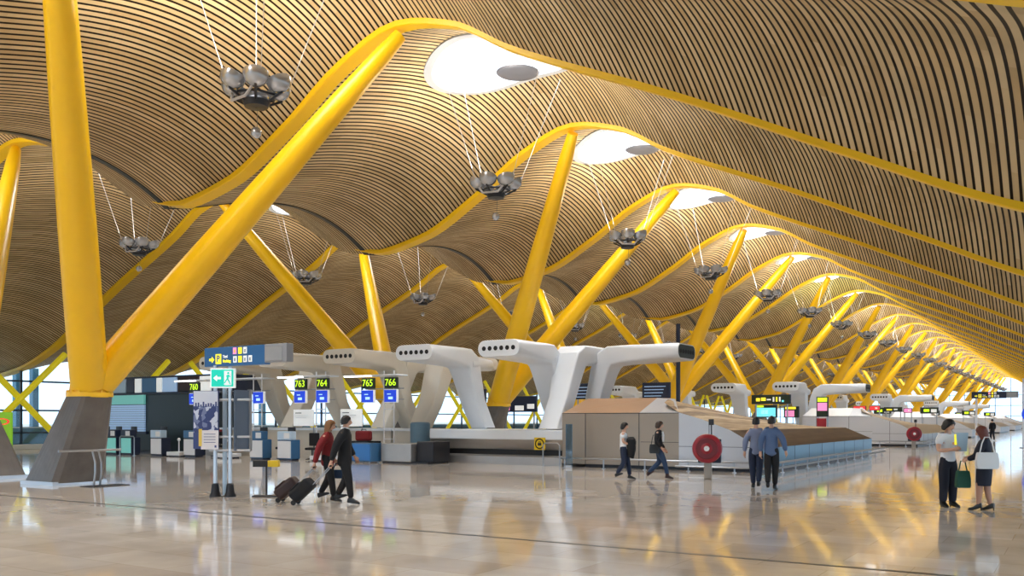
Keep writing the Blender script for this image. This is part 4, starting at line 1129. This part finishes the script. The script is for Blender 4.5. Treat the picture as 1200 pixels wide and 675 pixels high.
        for s in 'LR':
            a, b_ = skin_mesh({'K':J['K'+s]+Vector((0,0,.08*H)),'M':J['K'+s].lerp(J['A'+s],.35),'A':J['A'+s]}, [('K','M'),('M','A')], {'K':.046*H,'M':.037*H,'A':.024*H})
            mb = MB(); mb.add(a,b_,True); mb.build('stocking','leg_skin', t)
    # shoes
    for s in 'LR':
        A = J['A'+s]; tp = pose.get('toe'+s, 0.0); heel = wear.get('heel', 0.0)
        mb = MB(); rg = []
        for y,wd,h0,h1 in ((-.038,.016,.0,.040),(-.030,.022,.0,.058),(0,.024,.0,.062),(.035,.026,.0,.048),(.070,.027,.0,.034),(.095,.022,.0,.026),(.108,.012,.0,.016)):
            z0 = -.046+heel*(max(0,.05-y)/.088); rg.append([(p[0]*H, y*H, (z0+(h0+h1)/2+p[1])*H) for p in rrect(wd*2, h1-h0, min(.008,(h1-h0)*.45), 3)])
        mb.rings(rg, True, True)
        if heel: mb.tube([(0,-.03*H,(-.046+heel)*H),(0,-.032*H,-.046*H)], [.010*H,.006*H], 8)
        rot = Matrix.Translation(A) @ Matrix.Rotation(-tp,4,'X') @ Matrix.Rotation(pose.get('out'+s,(.12 if s=='L' else -.12)),4,'Z')
        mb.v = [tuple(rot @ Vector(p)) for p in mb.v]
        if wear.get('boot'):
            mb.tube([A+Vector((0,0,-.01*H)), A.lerp(J['K'+s],.35)], [.030*H,.036*H], 12)
        mb.build('shoe', wear.get('shoe','leather_black'), t)
    # lowest point on the floor
    lo = min((ch.matrix_basis @ v.co).z for ch in t.children for v in ch.data.vertices)
    t.location.z = -lo+0.002
    Rz = Matrix.Rotation(rz,4,'Z')
    return t, {k: Vector(t.location)+(Rz @ J[k]) for k in J}, Vector((-math.sin(rz), math.cos(rz), 0))

def walk(front='L', s=1.0):
    r = 'R' if front == 'L' else 'L'; sx = {'L':-.048,'R':.048}
    return {'K'+front:(sx[front],.085*s,.30), 'A'+front:(sx[front]*.8,.135*s,.050), 'K'+r:(sx[r],.012*s,.283), 'A'+r:(sx[r]*.8,-.165*s,.085)}, {'toe'+r: -.55*s, 'toe'+front: .12}

# --- couple pulling suitcases, walking to the right
j, tp = walk('R', .6)
j.update(WR=(.16,-.115,.47), ER=(.145,-.075,.625), WL=(-.13,.08,.52), EL=(-.135,.0,.645))
man, JM, fm = person('dark haired man in a black suit pulling a suitcase, looking back at the woman', (-12.55,13.42,0), math.radians(-62), 1.78,
    dict(j=j, turn=.55, curlR=.9, **tp), dict(top='cloth_black', bottom='cloth_black', hair='hair_black', hairstyle='short', hem=.10, bulk=1.06, collar='cloth_white'))
j, tp = walk('R', .65)
j.update(WR=(.15,-.12,.455), ER=(.14,-.08,.62), WL=(-.13,.05,.50), EL=(-.13,-.01,.64), HC=(0,.03,.895))
wom, JW, fw_ = person('long haired woman in a red jacket and black trousers pulling a suitcase', (-13.22,13.62,0), math.radians(-62), 1.70,
    dict(j=j, nod=.15, curlR=.9, **tp), dict(top='cloth_red', bottom='cloth_black', hair='hair_blonde', hairstyle='long', hem=.09, bulk=1.03, w=.95))
def suitcase(label, grip, fwd, rz, m, tilt):
    L = grip.z/math.cos(tilt); base = Vector((grip.x,grip.y,0))-fwd*(L*math.sin(tilt))
    t = thing('suitcase', label, 'suitcase', (base.x,base.y,0), rz)
    Rt = Matrix.Rotation(-tilt,4,'X')
    def fin(mb): mb.v = [tuple(Rt @ Vector(p)) for p in mb.v]; lo = 0; return mb
    sh = MB().bevbox(-.19,-.11,.07,.19,.14,.58,.06); fin(sh).build('shell', m, t)
    s = MB().bevbox(-.15,-.14,.14,.15,-.105,.40,.03); fin(s).build('front_pocket', m, t)
    for x in (-.09,.09): fin(MB().tube([(x,.10,.50),(x,.06,L-.015)],.010,6)).build('handle_rod','rail_metal', t)
    fin(MB().tube([(-.10,.06,L-.015),(.10,.06,L-.015)],.016,8)).build('grip','black_rubber', t)
    for x in (-.15,.15): fin(MB().lathe([(.01,-.025),(.05,-.025),(.055,0),(.05,.025),(.01,.025)],(x,.10,.055),12,'x')).build('wheel','black_rubber', t)
    bpy.context.view_layer.update()
    lo = min((ch.matrix_basis @ v.co).z for ch in t.children for v in ch.data.vertices); t.location.z = -lo+.001
    return t
suitcase('black suitcase pulled by the man in the black suit', JM['GR'], fm, math.radians(-62), 'cloth_black', .82)
suitcase('dark maroon black suitcase pulled by the woman in red, leftmost', JW['GR'], fw_, math.radians(-62), 'leather_brown', .86)
bpy.data.materials['leather_brown'].node_tree.nodes['Principled BSDF'].inputs['Base Color'].default_value = (.03,.010,.008,1)
def tote(label, c, rz, w_, d_, h_, m, strap_to=None, name='handbag'):
    t = thing(name, label, 'bag', (c.x,c.y,c.z), rz)
    mb = MB(); rg = []
    for z,k in ((0,.86),(.04,.98),(h_*.5,1.0),(h_*.9,.92),(h_,.86)): rg.append([(p[0],p[1],z) for p in rrect(w_*k, d_*(1.1-.5*z/h_), d_*.22, 4)])
    mb.rings(rg, True, True).build('bag_body', m, t)
    top = strap_to if strap_to else h_+.16
    MB().tube([(-w_*.32,0,h_*.9),(-w_*.22,0,top*.8),(-.04,0,top),(.04,0,top),(w_*.22,0,top*.8),(w_*.32,0,h_*.9)], .012, 6).build('strap', m, t)
    return t
p = JW['GL']; tote('small blue handbag hanging between the walking couple', Vector((p.x+.03,p.y,p.z-.30)), math.radians(28), .30,.12,.18,'denim', .31)

# --- two women walking to the right by the enclosure
j, tp = walk('L', .75)
j.update(WL=(-.05,.14,.62), EL=(-.135,.0,.645), WR=(.05,.14,.60), ER=(.135,.0,.645))
w1, J1, f1 = person('black haired woman walking with a dark coat over her arms, pale top and jeans', (-11.0,23.25,0), math.radians(-70), 1.62,
    dict(j=j, turn=-.3, **tp), dict(top='cloth_white', bottom='denim_dark', hair='hair_black', hairstyle='bob', sleeve='short', w=.92))
t = thing('coat', 'dark coat bundled over the arms of the black haired woman', 'coat', tuple((J1['WL']+J1['WR'])/2-f1*.05+Vector((0,0,.04))), math.radians(-70))
b = MB(); rg = []
for z,wx,wy in ((-.42,.06,.04),(-.38,.14,.09),(-.2,.18,.11),(0,.20,.13),(.10,.19,.12),(.17,.10,.07)): rg.append([(p[0]+.02*math.sin(z*9),p[1]+.03,z) for p in rrect(wx*2,wy*2,wy*.8,5)])
b.rings(rg,True,True).build('cloth','cloth_black',t); MB().tube([(-.15,.1,.05),(-.18,.09,-.2),(-.15,.05,-.45)],[.06,.06,.045],10).build('sleeve','cloth_black',t)
j, tp = walk('R', 1.15)
j.update(WL=(-.13,.09,.50), EL=(-.13,.0,.635), WR=(.13,.06,.53), ER=(.135,-.03,.645))
w2, J2, f2 = person('brown haired woman in black jacket, white shirt and blue jeans striding right', (-10.25,24.0,0), math.radians(-72), 1.66,
    dict(j=j, **tp), dict(top='cloth_black', bottom='denim', hair='hair_brown', hairstyle='bob', shirt='cloth_white', shoe='leather_brown', boot=True, w=.92, hem=.06))
p = J2['P']+Vector((f2.y,-f2.x,0))*.20-f2*.10; p.z = .98; tote('black handbag at the hip of the striding brown haired woman', Vector((p.x,p.y,p.z-.24)), math.radians(18), .30,.12,.26,'leather_black', .52)

# --- two men walking away
j, tp = walk('L', .35)
j.update(WL=(-.155,.02,.50), EL=(-.145,-.02,.64), WR=(.13,-.02,.50), ER=(.135,-.03,.64))
person('man in pale blue shirt and dark jeans walking away, left of the pair', (-6.72,21.75,0), math.radians(14), 1.76,
    dict(j=j, **tp), dict(top='shirt_pale', topname='shirt', bottom='denim_dark', hair='hair_black', hem=.04, shoe='leather_black', w=.98))
j, tp = walk('R', .5)
j.update(WL=(-.14,-.03,.50), EL=(-.14,-.035,.64), WR=(.185,.02,.515), ER=(.165,-.04,.645))
person('man in mid blue shirt and black trousers walking away, right of the pair', (-6.28,21.55,0), math.radians(10), 1.78,
    dict(j=j, **tp), dict(top='shirt_blue', topname='shirt', bottom='cloth_black', hair='hair_black', hem=.05, w=1.04))

# --- two women talking, right foreground
j = dict(WL=(-.03,.135,.70), EL=(-.135,.03,.645), WR=(.035,.15,.66), ER=(.135,.03,.64), AL=(-.055,.0,.060), AR=(.055,-.01,.060), HC=(0,.02,.897))
a1, JA, fa = person('black haired woman in white blouse and wide black trousers holding papers', (-2.16,19.2,0), math.radians(-140), 1.75,
    dict(j=j, turn=.35, nod=.2, curlL=.7, curlR=.7, hdL=(.6,0,.5), hdR=(-.5,0,.2)), dict(top='cloth_white', topname='blouse', bottom='cloth_navy', hair='hair_black', hairstyle='bob', flare=1.12, heel=.025, sleeve='short', w=.92, hem=-.02, bulk=.95))
t = thing('paper_sheet', 'pale blue paper held up by the woman in the white blouse', 'paper', tuple(JA['GL']+Vector((.11,.05,.03))), math.radians(-150))
b = MB(); n = 8
for i in range(n):
    z0, z1 = -.26+.5*i/n, -.26+.5*(i+1)/n
    b.add([(-.11,.03*math.sin(6*z0),z0*.72),(.11,.03*math.sin(6*z0+.5),z0*.72),(.11,.03*math.sin(6*z1+.5),z1*.72),(-.11,.03*math.sin(6*z1),z1*.72)],[(0,1,2,3)])
o = b.build('sheet','cloth_pale',t); md = o.modifiers.new('t','SOLIDIFY'); md.thickness = .004
MB().tube([(.13,.02,.14),(.12,.02,-.06)],[.018,.022],8).build('yellow_folder','sign_yellow', t)
j = dict(WL=(-.10,.155,.60), EL=(-.13,.04,.645), WR=(.06,.17,.62), ER=(.13,.05,.645), AL=(-.05,.05,.060), AR=(.055,-.05,.060), KL=(-.05,.035,.29), KR=(.05,.0,.288), HC=(0,.03,.895), N1=(0,.012,.862))
a2, JB, fb = person('red haired woman in navy suit and skirt with bare legs and heels', (-1.50,18.85,0), math.radians(75), 1.62,
    dict(j=j, nod=.2, curlL=.8), dict(top='cloth_navy', skirt='cloth_navy', hair='hair_red', hairstyle='long', heel=.035, collar='cloth_white', w=.98, hem=.05))
c_ = JB['SL']; tote('large white tote bag on the shoulder of the red haired woman', Vector((c_.x+.10,c_.y-.16,.80)), math.radians(20), .40,.14,.30,'bag_white', .58)
c_ = JB['GL']; tote('dark green bag held by the red haired woman', Vector((c_.x+.0,c_.y,c_.z-.50)), math.radians(30), .27,.14,.32,'cloth_green', .50)

# --- lone figure far away
j, tp = walk('L', .6)
person('distant person in dark clothes standing by the far enclosures', (-6.0,82.5,0), math.radians(30), 1.76, dict(j=j, **tp), dict(top='cloth_black', bottom='cloth_navy', hair='hair_black', hem=.08))
